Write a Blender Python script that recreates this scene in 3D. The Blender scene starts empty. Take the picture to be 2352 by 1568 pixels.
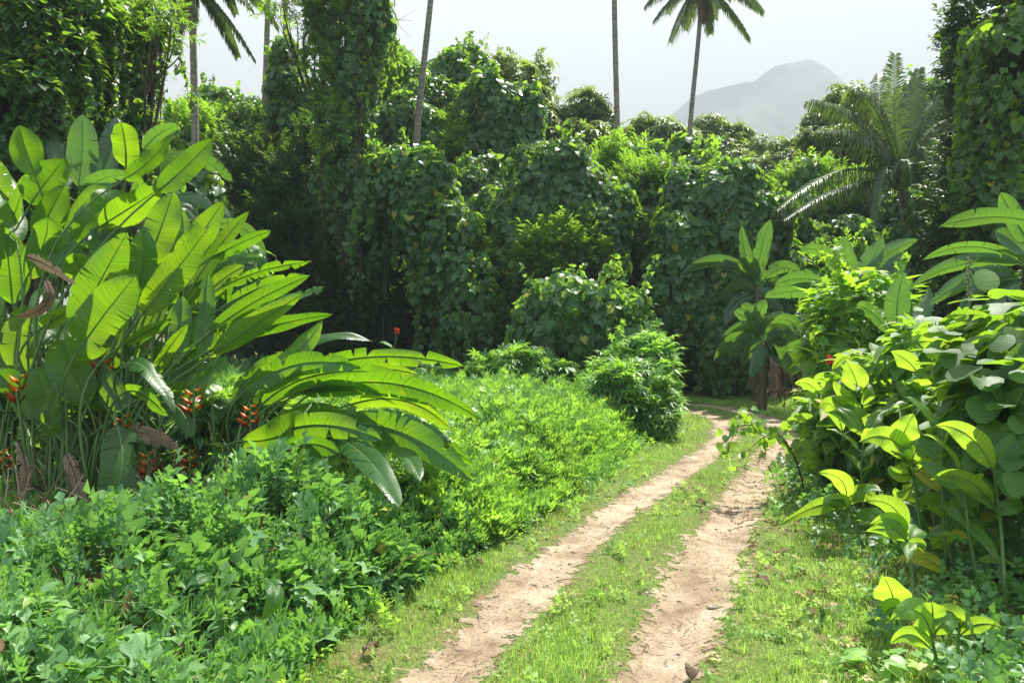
import bpy, math, numpy as np
from math import radians as R

SC = bpy.context.scene
COL = SC.collection
RNG = np.random.default_rng(11)
F, H, CX, CY = 1829.0, 2.2, 1176.0, 726.0
CAM = np.array([0.0, 0.0, H])
UP = np.array([0.0, 0.0, 1.0])
SUN_EL, SUN_AZ = R(57), R(34)
SUN = np.array([math.cos(SUN_EL) * math.sin(SUN_AZ), math.cos(SUN_EL) * math.cos(SUN_AZ), math.sin(SUN_EL)])


def W(px, py, d):
    """a sight line of the photograph followed to depth d (metres ahead of the camera)"""
    return np.array([(px - CX) / F * d, d, H + (CY - py) / F * d])


def G(px, py):
    """the same followed down to the ground"""
    d = F * H / (py - CY)
    return np.array([(px - CX) / F * d, d, 0.0])


def nrm(v):
    v = np.asarray(v, float)
    return v / np.maximum(np.linalg.norm(v, axis=-1, keepdims=True), 1e-9)


# ------------------------------------------------------------------ meshes
class MB:
    """collects vertices and faces of ONE mesh object"""

    def __init__(s):
        s.V, s.F, s.T, s.UV, s.n = [], {3: [], 4: []}, [], [], 0
        s.M = {3: [], 4: []}

    def add(s, v, faces, tint=0.5, uv=None, mat=0):
        v = np.asarray(v, float).reshape(-1, 3)
        s.V.append(v)
        s.T.append(np.broadcast_to(np.asarray(tint, float), (len(v),)).copy())
        s.UV.append(np.zeros((len(v), 2)) if uv is None else np.asarray(uv, float))
        for f in (faces if isinstance(faces, list) else [faces]):
            f = np.asarray(f, int)
            if len(f):
                s.F[f.shape[1]].append(f + s.n)
                s.M[f.shape[1]].append(np.full(len(f), mat))
        s.n += len(v)

    def mesh(s, name, mats, smooth=True):
        V = np.concatenate(s.V) if s.V else np.zeros((0, 3))
        me = bpy.data.meshes.new(name)
        me.vertices.add(len(V))
        me.vertices.foreach_set('co', V.astype(np.float32).ravel())
        idx, start, mi, off = [], [], [], 0
        for k in (3, 4):
            if s.F[k]:
                f = np.concatenate(s.F[k])
                idx.append(f.ravel())
                start.append(off + np.arange(len(f)) * k)
                mi.append(np.concatenate(s.M[k]))
                off += f.size
        idx, start, mi = np.concatenate(idx), np.concatenate(start), np.concatenate(mi)
        me.loops.add(len(idx))
        me.loops.foreach_set('vertex_index', idx.astype(np.int32))
        me.polygons.add(len(start))
        me.polygons.foreach_set('loop_start', start.astype(np.int32))
        for m in mats:
            me.materials.append(m)
        me.polygons.foreach_set('material_index', mi.astype(np.int32))
        me.polygons.foreach_set('use_smooth', np.full(len(start), smooth))
        me.update(calc_edges=True)
        a = me.attributes.new('tint', 'FLOAT', 'POINT')
        a.data.foreach_set('value', np.concatenate(s.T).astype(np.float32))
        UV = np.concatenate(s.UV)
        if np.any(UV):
            l = me.uv_layers.new(name='UVMap')
            l.data.foreach_set('uv', UV[idx].astype(np.float32).ravel())
        return me

    stalk = None

    def build(s, name, mats, parent=None, loc=None, smooth=True):
        """links the mesh as one object whose origin is loc (or the parent's)"""
        if not isinstance(mats, (list, tuple)):
            mats = [mats]
        root = parent
        while root is not None and root.parent is not None:
            root = root.parent
        o = root.get('_at') if root is not None else None
        org = np.array(o if o is not None else (loc if loc is not None else (0, 0, 0)), float)
        for v in s.V:
            v -= org
        ob = bpy.data.objects.new(name, s.mesh(name, mats, smooth))
        COL.objects.link(ob)
        if parent is not None:
            ob.parent = parent
        else:
            ob.location = org
        if s.stalk is not None and s.stalk.n:      # stalk and midrib of a large leaf: a piece of that leaf
            for v in s.stalk.V:
                v -= org
            st = bpy.data.objects.new('stalk' if 'dead' not in name else 'midrib', s.stalk.mesh('stalk', mats[1:2] or mats))
            COL.objects.link(st)
            st.parent = ob
        return ob


def tag(o, label=None, cat=None, group=None, kind=None):
    if label: o['label'] = label
    if cat: o['category'] = cat
    if group: o['group'] = group
    if kind: o['kind'] = kind
    return o


THINGS = []


def thing(name, at, label, cat, group=None):
    o = bpy.data.objects.new(name, None)
    COL.objects.link(o)
    o.empty_display_size = 0.2
    o.location = at
    o['_at'] = [float(c) for c in at]
    THINGS.append(o)
    return tag(o, label, cat, group)


def bez(p0, p1, p2, n):
    """quadratic curve that passes through p1 half way"""
    t = np.linspace(0, 1, n)[:, None]
    c = 2 * np.asarray(p1) - 0.5 * (np.asarray(p0) + np.asarray(p2))
    return (1 - t) ** 2 * p0 + 2 * t * (1 - t) * c + t * t * np.asarray(p2)


def tube(mb, pts, rad, k=7, tint=0.5, mat=0):
    pts = np.asarray(pts, float)
    n = len(pts)
    rad = np.broadcast_to(np.asarray(rad, float), (n,))
    T = nrm(np.gradient(pts, axis=0))
    ref = np.array([0.31, 0.93, 0.17]) if abs(T[0] @ UP) > 0.8 else UP
    S = nrm(np.cross(T, ref))
    B = np.cross(T, S)
    a = np.linspace(0, 2 * math.pi, k, endpoint=False)
    V = pts[:, None] + rad[:, None, None] * (np.cos(a)[None, :, None] * S[:, None] + np.sin(a)[None, :, None] * B[:, None])
    i, j = np.meshgrid(np.arange(n - 1), np.arange(k), indexing='ij')
    j2 = (j + 1) % k
    f = np.stack([i * k + j, i * k + j2, (i + 1) * k + j2, (i + 1) * k + j], -1).reshape(-1, 4)
    uv = np.stack([np.broadcast_to(np.arange(k) / k, (n, k)), np.broadcast_to(np.linspace(0, 1, n)[:, None], (n, k))], -1).reshape(-1, 2)
    mb.add(V.reshape(-1, 3), f, tint, uv + 0.001, mat)
    cap = [[(n - 1) * k + q, (n - 1) * k + (q + 1) % k, n * k] for q in range(k)]
    mb.add(np.vstack([V[-1], pts[-1] + T[-1] * rad[-1] * 0.6]), np.array([[q, (q + 1) % k, k] for q in range(k)]), tint, None, mat)


# ------------------------------------------------------------------ materials
def nodes(name):
    m = bpy.data.materials.new(name)
    m.use_nodes = True
    nt = m.node_tree
    nt.nodes.clear()
    return m, nt, nt.nodes.new('ShaderNodeOutputMaterial')


def ramp(nt, stops):
    r = nt.nodes.new('ShaderNodeValToRGB')
    e = r.color_ramp.elements
    while len(e) < len(stops):
        e.new(0.5)
    for q, (p, c) in zip(e, stops):
        q.position = p
        q.color = (*c, 1)
    return r


def leaf_mat(name, stops, trans, tw=0.45, rough=0.42, spec=0.5, veins=0, tstops=None, spots=0.0):
    """leaf: glossy upper coat, light passing through the blade"""
    m, nt, out = nodes(name)
    L = nt.links.new
    at = nt.nodes.new('ShaderNodeAttribute'); at.attribute_name = 'tint'
    geo = nt.nodes.new('ShaderNodeNewGeometry')
    no = nt.nodes.new('ShaderNodeTexNoise'); no.inputs['Scale'].default_value = 1.3; no.inputs['Detail'].default_value = 3
    L(geo.outputs['Position'], no.inputs['Vector'])
    ad = nt.nodes.new('ShaderNodeMath'); ad.operation = 'MULTIPLY_ADD'
    L(no.outputs['Fac'], ad.inputs[0]); ad.inputs[1].default_value = 0.5; ad.inputs[2].default_value = -0.25
    su = nt.nodes.new('ShaderNodeMath'); su.operation = 'ADD'
    L(at.outputs['Fac'], su.inputs[0]); L(ad.outputs[0], su.inputs[1])
    cr = ramp(nt, stops); L(su.outputs[0], cr.inputs['Fac'])
    tr = ramp(nt, tstops or [(0.2, tuple(c * 0.7 for c in trans)), (0.6, trans), (0.9, tuple(min(1, c * 1.25) for c in trans))])
    L(su.outputs[0], tr.inputs['Fac'])
    bs = nt.nodes.new('ShaderNodeBsdfPrincipled')
    bs.inputs['Roughness'].default_value = rough
    bs.inputs['Specular IOR Level'].default_value = spec
    tl = nt.nodes.new('ShaderNodeBsdfTranslucent')
    mx = nt.nodes.new('ShaderNodeMixShader'); mx.inputs['Fac'].default_value = tw
    col, tcol = cr.outputs['Color'], tr.outputs['Color']
    if veins:
        uv = nt.nodes.new('ShaderNodeUVMap')
        sp = nt.nodes.new('ShaderNodeSeparateXYZ'); L(uv.outputs['UV'], sp.inputs[0])
        # parallel side veins sweep from the midrib
        ab = nt.nodes.new('ShaderNodeMath'); ab.operation = 'ABSOLUTE'; L(sp.outputs['X'], ab.inputs[0])
        sw = nt.nodes.new('ShaderNodeMath'); sw.operation = 'MULTIPLY_ADD'
        L(ab.outputs[0], sw.inputs[0]); sw.inputs[1].default_value = -0.06; L(sp.outputs['Y'], sw.inputs[2])
        n2 = nt.nodes.new('ShaderNodeTexNoise'); n2.noise_dimensions = '1D'
        n2.inputs['Scale'].default_value = veins; n2.inputs['Detail'].default_value = 4
        L(sw.outputs[0], n2.inputs['W'])
        vr = ramp(nt, [(0.3, (0.72, 0.72, 0.72)), (0.62, (1.12, 1.12, 1.12))]); L(n2.outputs['Fac'], vr.inputs['Fac'])
        for nm in ('c', 't'):
            mm = nt.nodes.new('ShaderNodeMixRGB'); mm.blend_type = 'MULTIPLY'; mm.inputs['Fac'].default_value = 0.9
            L(col if nm == 'c' else tcol, mm.inputs['Color1']); L(vr.outputs['Color'], mm.inputs['Color2'])
            if nm == 'c': col = mm.outputs['Color']
            else: tcol = mm.outputs['Color']
        bp = nt.nodes.new('ShaderNodeBump'); bp.inputs['Strength'].default_value = 0.35; bp.inputs['Distance'].default_value = 0.01
        L(n2.outputs['Fac'], bp.inputs['Height']); L(bp.outputs['Normal'], bs.inputs['Normal'])
    if spots:
        n3 = nt.nodes.new('ShaderNodeTexNoise'); n3.inputs['Scale'].default_value = 9; n3.inputs['Detail'].default_value = 6
        L(geo.outputs['Position'], n3.inputs['Vector'])
        r3 = ramp(nt, [(0.60, (0, 0, 0)), (0.74, (spots, spots, spots))]); L(n3.outputs['Fac'], r3.inputs['Fac'])
        for nm in ('c', 't'):
            mm = nt.nodes.new('ShaderNodeMixRGB'); mm.blend_type = 'MIX'
            L(r3.outputs['Color'], mm.inputs['Fac']); L(col if nm == 'c' else tcol, mm.inputs['Color1'])
            mm.inputs['Color2'].default_value = (0.16, 0.17, 0.02, 1) if nm == 'c' else (0.5, 0.5, 0.03, 1)
            if nm == 'c': col = mm.outputs['Color']
            else: tcol = mm.outputs['Color']
    L(col, bs.inputs['Base Color']); L(tcol, tl.inputs['Color'])
    L(bs.outputs[0], mx.inputs[1]); L(tl.outputs[0], mx.inputs[2]); L(mx.outputs[0], out.inputs['Surface'])
    return m


def solid_mat(name, stops, scale=8.0, rough=0.85, bump=0.4, stretch=(1, 1, 1), rings=0, spec=0.25):
    m, nt, out = nodes(name)
    L = nt.links.new
    tc = nt.nodes.new('ShaderNodeNewGeometry')
    mp = nt.nodes.new('ShaderNodeMapping'); mp.inputs['Scale'].default_value = stretch
    L(tc.outputs['Position'], mp.inputs['Vector'])
    no = nt.nodes.new('ShaderNodeTexNoise'); no.inputs['Scale'].default_value = scale; no.inputs['Detail'].default_value = 7
    no.inputs['Roughness'].default_value = 0.65
    L(mp.outputs['Vector'], no.inputs['Vector'])
    fac = no.outputs['Fac']
    if rings:
        wv = nt.nodes.new('ShaderNodeTexWave'); wv.bands_direction = 'Z'; wv.inputs['Scale'].default_value = rings
        wv.inputs['Distortion'].default_value = 2.5; wv.inputs['Detail'].default_value = 2; wv.inputs['Detail Scale'].default_value = 3
        L(tc.outputs['Position'], wv.inputs['Vector'])
        mx = nt.nodes.new('ShaderNodeMath'); mx.operation = 'MULTIPLY_ADD'; mx.inputs[1].default_value = 0.14
        L(wv.outputs['Fac'], mx.inputs[0]); 
        m2 = nt.nodes.new('ShaderNodeMath'); m2.operation = 'MULTIPLY'; m2.inputs[1].default_value = 0.92
        L(fac, m2.inputs[0]); L(m2.outputs[0], mx.inputs[2]); fac = mx.outputs[0]
    cr = ramp(nt, stops); L(fac, cr.inputs['Fac'])
    bs = nt.nodes.new('ShaderNodeBsdfPrincipled'); bs.inputs['Roughness'].default_value = rough
    bs.inputs['Specular IOR Level'].default_value = spec
    L(cr.outputs['Color'], bs.inputs['Base Color'])
    bp = nt.nodes.new('ShaderNodeBump'); bp.inputs['Strength'].default_value = bump; bp.inputs['Distance'].default_value = 0.03
    L(fac, bp.inputs['Height']); L(bp.outputs['Normal'], bs.inputs['Normal'])
    L(bs.outputs[0], out.inputs['Surface'])
    return m


YEL = (0.32, 0.27, 0.03)
M = {}
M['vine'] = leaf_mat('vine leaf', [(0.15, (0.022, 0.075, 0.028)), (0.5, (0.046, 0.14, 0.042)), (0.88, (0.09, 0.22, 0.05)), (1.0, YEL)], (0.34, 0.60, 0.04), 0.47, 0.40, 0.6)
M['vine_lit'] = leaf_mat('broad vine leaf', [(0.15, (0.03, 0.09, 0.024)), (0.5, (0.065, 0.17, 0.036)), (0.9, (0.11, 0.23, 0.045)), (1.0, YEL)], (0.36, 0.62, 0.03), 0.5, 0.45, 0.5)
M['round'] = leaf_mat('round vine leaf', [(0.1, (0.03, 0.095, 0.028)), (0.5, (0.06, 0.16, 0.04)), (0.9, (0.11, 0.22, 0.05)), (1.0, YEL)], (0.34, 0.60, 0.03), 0.46, 0.5, 0.4, 16, spots=.35)
M['mango'] = leaf_mat('narrow tree leaf', [(0.15, (0.045, 0.085, 0.022)), (0.5, (0.09, 0.155, 0.035)), (0.9, (0.15, 0.21, 0.045)), (1.0, (0.2, 0.22, 0.06))], (0.32, 0.46, 0.05), 0.42, 0.45, 0.45)
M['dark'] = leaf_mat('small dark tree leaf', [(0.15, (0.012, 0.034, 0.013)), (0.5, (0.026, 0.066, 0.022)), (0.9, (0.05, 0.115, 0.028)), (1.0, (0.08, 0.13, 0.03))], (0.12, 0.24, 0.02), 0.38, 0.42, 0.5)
M['weed'] = leaf_mat('weed leaf', [(0.15, (0.07, 0.19, 0.06)), (0.5, (0.15, 0.31, 0.09)), (0.9, (0.23, 0.40, 0.10)), (1.0, (0.4, 0.44, 0.06))], (0.40, 0.68, 0.06), 0.45, 0.44, 0.5)
M['cover'] = leaf_mat('creeper leaf', [(0.1, (0.04, 0.13, 0.05)), (0.45, (0.11, 0.26, 0.095)), (0.92, (0.22, 0.39, 0.12)), (1.0, (0.45, 0.4, 0.05))], (0.26, 0.54, 0.06), 0.38, 0.46, 0.5)
M['cassava'] = leaf_mat('fingered shrub leaf', [(0.15, (0.04, 0.13, 0.04)), (0.5, (0.085, 0.22, 0.055)), (0.9, (0.14, 0.29, 0.065)), (1.0, (0.25, 0.36, 0.06))], (0.34, 0.62, 0.05), 0.45, 0.42, 0.45)
M['grass'] = leaf_mat('grass blade', [(0.1, (0.11, 0.24, 0.045)), (0.5, (0.24, 0.41, 0.09)), (0.85, (0.37, 0.48, 0.15)), (1.0, (0.5, 0.44, 0.25))], (0.50, 0.74, 0.13), 0.46, 0.5, 0.3)
M['heliconia'] = leaf_mat('broad glossy leaf', [(0.1, (0.014, 0.06, 0.016)), (0.5, (0.03, 0.105, 0.022)), (0.9, (0.055, 0.15, 0.025)), (1.0, (0.12, 0.2, 0.02))], (0.25, 0.50, 0.008), 0.46, 0.33, 0.5, 60, spots=0.4, tstops=[(.2, (.10, .27, .006)), (.55, (.25, .50, .008)), (.85, (.40, .62, .01))])
M['banana'] = leaf_mat('banana leaf', [(0.1, (0.018, 0.065, 0.028)), (0.5, (0.035, 0.11, 0.045)), (0.9, (0.06, 0.15, 0.055)), (1.0, (0.28, 0.22, 0.04))], (0.18, 0.38, 0.03), 0.36, 0.36, 0.65, 60)
M['canna'] = leaf_mat('canna leaf', [(0.1, (0.035, 0.12, 0.03)), (0.5, (0.065, 0.18, 0.04)), (0.9, (0.10, 0.22, 0.04)), (1.0, (0.42, 0.33, 0.03))], (0.44, 0.70, 0.04), 0.52, 0.38, 0.5, 40)
M['frond'] = leaf_mat('palm leaflet', [(0.1, (0.025, 0.06, 0.022)), (0.5, (0.05, 0.105, 0.035)), (0.9, (0.10, 0.16, 0.045)), (1.0, (0.22, 0.2, 0.07))], (0.17, 0.28, 0.04), 0.3, 0.36, 0.55)
M['dry'] = leaf_mat('dead leaf', [(0.1, (0.09, 0.06, 0.04)), (0.5, (0.19, 0.135, 0.09)), (0.9, (0.33, 0.25, 0.17))], (0.22, 0.14, 0.08), 0.2, 0.75, 0.2, 40)
M['litter'] = leaf_mat('leaf litter', [(0.1, (0.09, 0.05, 0.03)), (0.5, (0.25, 0.16, 0.09)), (0.9, (0.46, 0.35, 0.23))], (0.2, 0.1, 0.05), 0.1, 0.8, 0.2)
M['stalk'] = solid_mat('green stalk', [(0.3, (0.05, 0.12, 0.025)), (0.7, (0.11, 0.19, 0.05))], 12, 0.5, 0.15, (1, 1, 0.2), spec=0.4)
M['midrib'] = solid_mat('pale midrib', [(0.3, (0.08, 0.18, 0.03)), (0.7, (0.14, 0.26, 0.05))], 12, 0.5, 0.1, spec=0.4)
M['bark'] = solid_mat('bark', [(0.3, (0.03, 0.024, 0.018)), (0.7, (0.09, 0.075, 0.055))], 9, 0.9, 0.6, (1, 1, 0.25))
M['palm_bark'] = solid_mat('ringed palm bark', [(0.25, (0.085, 0.07, 0.055)), (0.5, (0.19, 0.165, 0.135)), (0.8, (0.30, 0.27, 0.23))], 6, 0.9, 0.7, (1, 1, 1), rings=1.6)
M['vine_stem'] = solid_mat('woody vine', [(0.3, (0.035, 0.026, 0.018)), (0.7, (0.10, 0.075, 0.05))], 14, 0.9, 0.5, (1, 1, 0.3))
M['pseudostem'] = solid_mat('banana stem', [(0.3, (0.05, 0.035, 0.022)), (0.55, (0.12, 0.09, 0.055)), (0.75, (0.11, 0.13, 0.05))], 7, 0.75, 0.5, (1, 1, 0.15))
M['flower'] = leaf_mat('orange bract', [(0.2, (0.55, 0.09, 0.012)), (0.5, (0.65, 0.19, 0.015)), (0.9, (0.70, 0.36, 0.03))], (0.8, 0.25, 0.02), 0.35, 0.4, 0.4)
M['redflower'] = leaf_mat('red petal', [(0.2, (0.5, 0.03, 0.02)), (0.8, (0.65, 0.09, 0.04))], (0.8, 0.1, 0.05), 0.35, 0.5, 0.3)
M['pod'] = solid_mat('seed pod', [(0.3, (0.10, 0.16, 0.06)), (0.7, (0.25, 0.27, 0.14))], 20, 0.6, 0.2)
M['stone'] = solid_mat('pale stone', [(0.3, (0.17, 0.13, 0.095)), (0.7, (0.36, 0.30, 0.24))], 14, 0.9, 0.5)


# ------------------------------------------------------------------ small leaf templates
def tmpl_heart(fold=0.12, droop=0.15):
    v = np.array([[0, 0.05, 0], [0, .5, 0.02], [0, 1.05, -droop],
                  [-.28, -.10, fold * .5], [-.5, .18, fold], [-.40, .58, fold * .6],
                  [.28, -.10, fold * .5], [.5, .18, fold], [.40, .58, fold * .6]], float)
    f = np.array([[0, 1, 4], [0, 4, 3], [1, 5, 4], [1, 2, 5], [0, 7, 1], [0, 6, 7], [1, 7, 8], [1, 8, 2]])
    return v, f, 0.75


def lance(ox, oy, oz, ang, ln, w, droop, lift=0.0):
    """one pointed leaflet lying along ang in the template's plane"""
    c, s = math.cos(ang), math.sin(ang)
    def p(a, b, z): return [ox + a * s + b * c, oy + a * c - b * s, oz + z]
    v = [p(0, 0, 0), p(ln * .45, -w, lift + w * .4 - droop * .2), p(ln * .45, 0, lift - droop * .2), p(ln * .45, w, lift + w * .4 - droop * .2), p(ln, 0, lift * 1.4 - droop)]
    f = [[0, 2, 1], [0, 3, 2], [1, 2, 4], [2, 3, 4]]
    return v, f


def lance2(ox, oy, oz, ang, ln, w, droop, lift=0.0):
    """a cheaper one: a single folded kite"""
    c, s = math.cos(ang), math.sin(ang)
    def p(a, b, z): return [ox + a * s + b * c, oy + a * c - b * s, oz + z]
    v = [p(0, 0, 0), p(ln * .42, -w, lift), p(ln * .42, w, lift + w * .3), p(ln, 0, lift * 1.2 - droop)]
    return v, [[0, 2, 1], [1, 2, 3]]


def join(parts):
    V, Fs, n = [], [], 0
    for v, f in parts:
        V += v
        Fs += [[a + n for a in q] for q in f]
        n += len(v)
    return np.array(V, float), np.array(Fs)


def tmpl_whorl(seed, n=8):
    r = np.random.default_rng(seed)
    ps = [lance(0, 0, 0, 2 * math.pi * (i + r.uniform(-.3, .3)) / n, r.uniform(.75, 1.05), r.uniform(.10, .14), r.uniform(.25, .6), r.uniform(.05, .2)) for i in range(n)]
    v, f = join(ps)
    return v, f, 1.2


def tmpl_palmate(seed, n=7):
    r = np.random.default_rng(seed)
    ps = [lance(0, 0, 0, math.radians(-135 + 270 * i / (n - 1)) + r.uniform(-.06, .06), (1.0 - .3 * abs(i - (n - 1) / 2) / 3) * r.uniform(.9, 1.05), .12, r.uniform(.2, .4), .06) for i in range(n)]
    v, f = join(ps)
    return v, f, 1.3


def tmpl_sprig(seed, n=7, w=.11, ln=.46, cheap=True):
    """a shoot whose leaves stand along a short stem"""
    r = np.random.default_rng(seed)
    fn = lance2 if cheap else lance
    ps = []
    for i in range(n):
        y = i / n
        a = (1 if i % 2 else -1) * r.uniform(.6, 1.25) * (1 - .5 * y)
        ps.append(fn(r.uniform(-.05, .05), y * .9, .25 * y * y + r.uniform(-.08, .08), a, ln * r.uniform(.75, 1.2), w * r.uniform(.8, 1.2), r.uniform(.05, .22), r.uniform(.0, .12)))
    ps.append(fn(0, .8, .22, 0, ln * .9, w, .05, .05))
    v, f = join(ps)
    return v, f, 0.7


def tmpl_lobed(seed):
    r = np.random.default_rng(seed)
    a = np.linspace(-2.6, 2.6, 11)
    rad = np.array([.45, .62, .4, .8, .5, 1.0, .5, .8, .4, .62, .45]) * r.uniform(.92, 1.08, 11)
    v = [[0, 0, 0]] + [[rr * math.sin(t), .15 + rr * math.cos(t), .10 * abs(math.sin(t)) - .15 * rr * rr] for t, rr in zip(a, rad)]
    f = [[0, i + 1, i] for i in range(1, 11)]
    return np.array(v), np.array(f), 0.8


def tmpl_blade(seed):
    r = np.random.default_rng(seed)
    c, w = r.uniform(.1, .7), .045
    v = [[-w, 0, 0], [w, 0, 0], [-w * .8, c * .3, .5], [w * .8, c * .3, .5], [0, c, .92 - .35 * c]]
    return np.array(v, float), np.array([[0, 1, 3], [0, 3, 2], [2, 3, 4]]), .07


def tmpl_round(cup=.12, droop=.2):
    a = np.linspace(.22, 2 * math.pi - .22, 12)
    v = [[0, .42, 0], [0, .06, .01]]
    for t in a:
        rr = .52 * (1 + .07 * math.cos(t - math.pi) ** 3)
        x, y = -rr * math.sin(t), .42 - rr * math.cos(t) * (1.12 if math.cos(t) < 0 else 1)
        v.append([x, y, cup * abs(x) * 1.6 - droop * max(0, y - .4) ** 1.5])
    v = np.array(v)
    n = len(a)
    f = [[0, i + 3, i + 2] for i in range(n - 1)] + [[0, 2, 1], [0, 1, n + 1]]
    return v, np.array(f), .75


def tmpl_heart2(fold=.14, droop=.2):
    o = [(0, .08), (-.16, -.10), (-.36, -.08), (-.48, .12), (-.46, .34), (-.33, .60), (-.15, .85), (0, 1.08)]
    L = [[x, y, fold * abs(x) * 2 - droop * max(0, y - .3) ** 1.6] for x, y in o]
    Rr = [[-x, y, z] for x, y, z in L[1:-1]]
    mids = [[0, .3, -.01], [0, .62, -.02 - droop * .12]]
    v = np.array(L + Rr + mids)
    m0, m1 = 14, 15
    f = [[0, m0, 1], [1, m0, 2], [2, m0, 3], [3, m0, 4], [4, m0, m1], [4, m1, 5], [5, m1, 6], [6, m1, 7]]
    g = [0, 8, 9, 10, 11, 12, 13, 7]
    f += [[g[0], g[1], m0], [g[1], g[2], m0], [g[2], g[3], m0], [g[3], g[4], m0], [g[4], m1, m0], [g[4], g[5], m1], [g[5], g[6], m1], [g[6], g[7], m1]]
    return v, np.array(f), .75


TR = [tmpl_round(c, d) for c, d in ((.1, .15), (.2, .3), (.05, .35), (-.08, .25))]
TH2 = [tmpl_heart2(c, d) for c, d in ((.12, .15), (.22, .35), (.05, .3), (.3, .2))]
TH = [tmpl_heart(f, d) for f, d in ((.10, .12), (.2, .25), (.04, .3), (.25, .05))]
TW = [tmpl_whorl(s) for s in (1, 2, 3)]
TP = [tmpl_palmate(s) for s in (1, 2, 3)]
TS = [tmpl_sprig(s) for s in (1, 2, 3, 4)]
TSN = [tmpl_sprig(s, 8, .07, .5, False) for s in (5, 6, 7, 8)]
TSW = [tmpl_sprig(s, 8, .085, .5) for s in (15, 16, 17, 18, 19)]
TSB = [tmpl_sprig(s, 5, .17, .5, False) for s in (9, 10, 11)]
TL = [tmpl_lobed(s) for s in (1, 2, 3)]
TB = [tmpl_blade(s) for s in range(6)]


def scatter(mb, tm, pos, axis, normal, scale, tint, mat=0, vary=0.0, uv=False):
    """copies of the template leaves set at pos, tips along axis, faces along normal"""
    pick = RNG.integers(0, len(tm), len(pos))
    T = nrm(axis)
    N = nrm(normal - (normal * T).sum(-1, keepdims=True) * T + 1e-6)
    S = np.cross(T, N)
    scale = np.broadcast_to(np.asarray(scale, float), (len(pos),))
    tint = np.broadcast_to(np.asarray(tint, float), (len(pos),))
    for k, (v, f, _) in enumerate(tm):
        q = np.nonzero(pick == k)[0]
        if not len(q):
            continue
        m, nv = len(q), len(v)
        wid = 1 + RNG.uniform(-.18, .18, m)
        P = (pos[q][:, None] + scale[q][:, None, None] * (
            v[None, :, 0, None] * (S[q] * wid[:, None])[:, None] + v[None, :, 1, None] * T[q][:, None] + v[None, :, 2, None] * N[q][:, None]))
        ff = (f[None] + (np.arange(m) * nv)[:, None, None]).reshape(-1, 3)
        t = np.repeat(tint[q], nv)
        if vary:
            t = t + RNG.uniform(-vary, vary, len(t))
        mb.add(P.reshape(-1, 3), ff, t, np.tile(np.column_stack([v[:, 0] * 2, v[:, 1]]) + 1e-3, (m, 1)) if uv else None, mat)


def fbm3(p, s=5):
    r = np.random.default_rng(s)
    o = np.zeros(len(p))
    for k in range(6):
        o += np.sin(p @ r.normal(0, 1.4 ** k, 3) + r.uniform(0, 6.28)) / 1.25 ** k
    return o / 3


def rtint(n, mid=.5, sd=.16, yellow=.012):
    t = np.clip(RNG.normal(mid, sd, n), .05, .9)
    t[RNG.random(n) < yellow] = 1.25
    return t


def blob_shell(blobs, n, sub=24, frac=.36, keep=.35, flat=.9):
    """points on the lumpy skin of a crown made of ellipsoids, with outward normals"""
    B = np.array(blobs, float)
    subs, own = [], []
    for b, (x, y, z, rx, ry, rz) in enumerate(B):
        i = np.arange(sub) + .5
        ph = np.arccos(1 - 2 * i / sub)
        th = math.pi * (1 + 5 ** .5) * i
        d = np.stack([np.cos(th) * np.sin(ph), np.sin(th) * np.sin(ph), np.cos(ph)], 1) + RNG.normal(0, .22, (sub, 3))
        d = nrm(d)
        r = min(rx, ry, rz) * frac * RNG.uniform(.6, 1.45, sub)
        c = B[b, :3] + d * np.maximum(B[b, 3:] - r[:, None] * .75, .05)
        subs.append(np.column_stack([c, r]))
        own.append(np.full(sub, b))
    S, own = np.concatenate(subs), np.concatenate(own)
    wgt = S[:, 3] ** 2
    P, N = np.zeros((0, 3)), np.zeros((0, 3))
    for _ in range(6):
        if len(P) >= n:
            break
        m = int(n * 1.6)
        k = RNG.choice(len(S), m, p=wgt / wgt.sum())
        d = nrm(RNG.normal(0, 1, (m, 3)))
        p = S[k, :3] + d * S[k, 3:4] * [1, 1, flat]
        md = nrm((S[k, :3] - B[own[k], :3]) / B[own[k], 3:])
        ok = ((d * md).sum(1) > -.25) & (p[:, 2] > .03)
        for x, y, z, rx, ry, rz in B:
            ok &= (((p - [x, y, z]) / [rx, ry, rz]) ** 2).sum(1) > .62
        p, d, md, k = p[ok], d[ok], md[ok], k[ok]
        for s in range(0, len(p), 20000):
            q = slice(s, s + 20000)
            D = ((p[q, None, :] - S[None, :, :3]) ** 2).sum(-1) < (S[None, :, 3] * .86) ** 2
            D[np.arange(D.shape[0]), k[q]] = False
            bad = D.any(1)
            d[q][bad] = 0
        good = np.abs(d).sum(1) > 0
        p, d, md = p[good], d[good], md[good]
        nn = nrm(d * .65 + md * .5)
        vis = ((CAM - p) * nn).sum(1) > -.2 * np.linalg.norm(CAM - p, axis=1)
        kk = vis | (nn[:, 2] > .35) | (RNG.random(len(p)) < keep)
        P, N = np.concatenate([P, p[kk]]), np.concatenate([N, nn[kk]])
    return P[:n], N[:n]


def area(blobs):
    return sum(4 * math.pi * (((a * b) ** 1.6 + (a * c) ** 1.6 + (b * c) ** 1.6) / 3) ** (1 / 1.6) for *_, a, b, c in blobs)


def ragged(blobs, k=5):
    o = list(blobs)
    for x, y, z, a, b, c in blobs:
        for _ in range(k):
            d = nrm(RNG.normal(0, 1, 3))
            f = RNG.uniform(.2, .55)
            g = RNG.uniform(.7, 1.18)
            o.append((x + d[0] * a * g, y + d[1] * b * g, max(z + d[2] * c * g, c * f * .7), a * f, b * f, c * f * RNG.uniform(.8, 1.3)))
    return o


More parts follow.
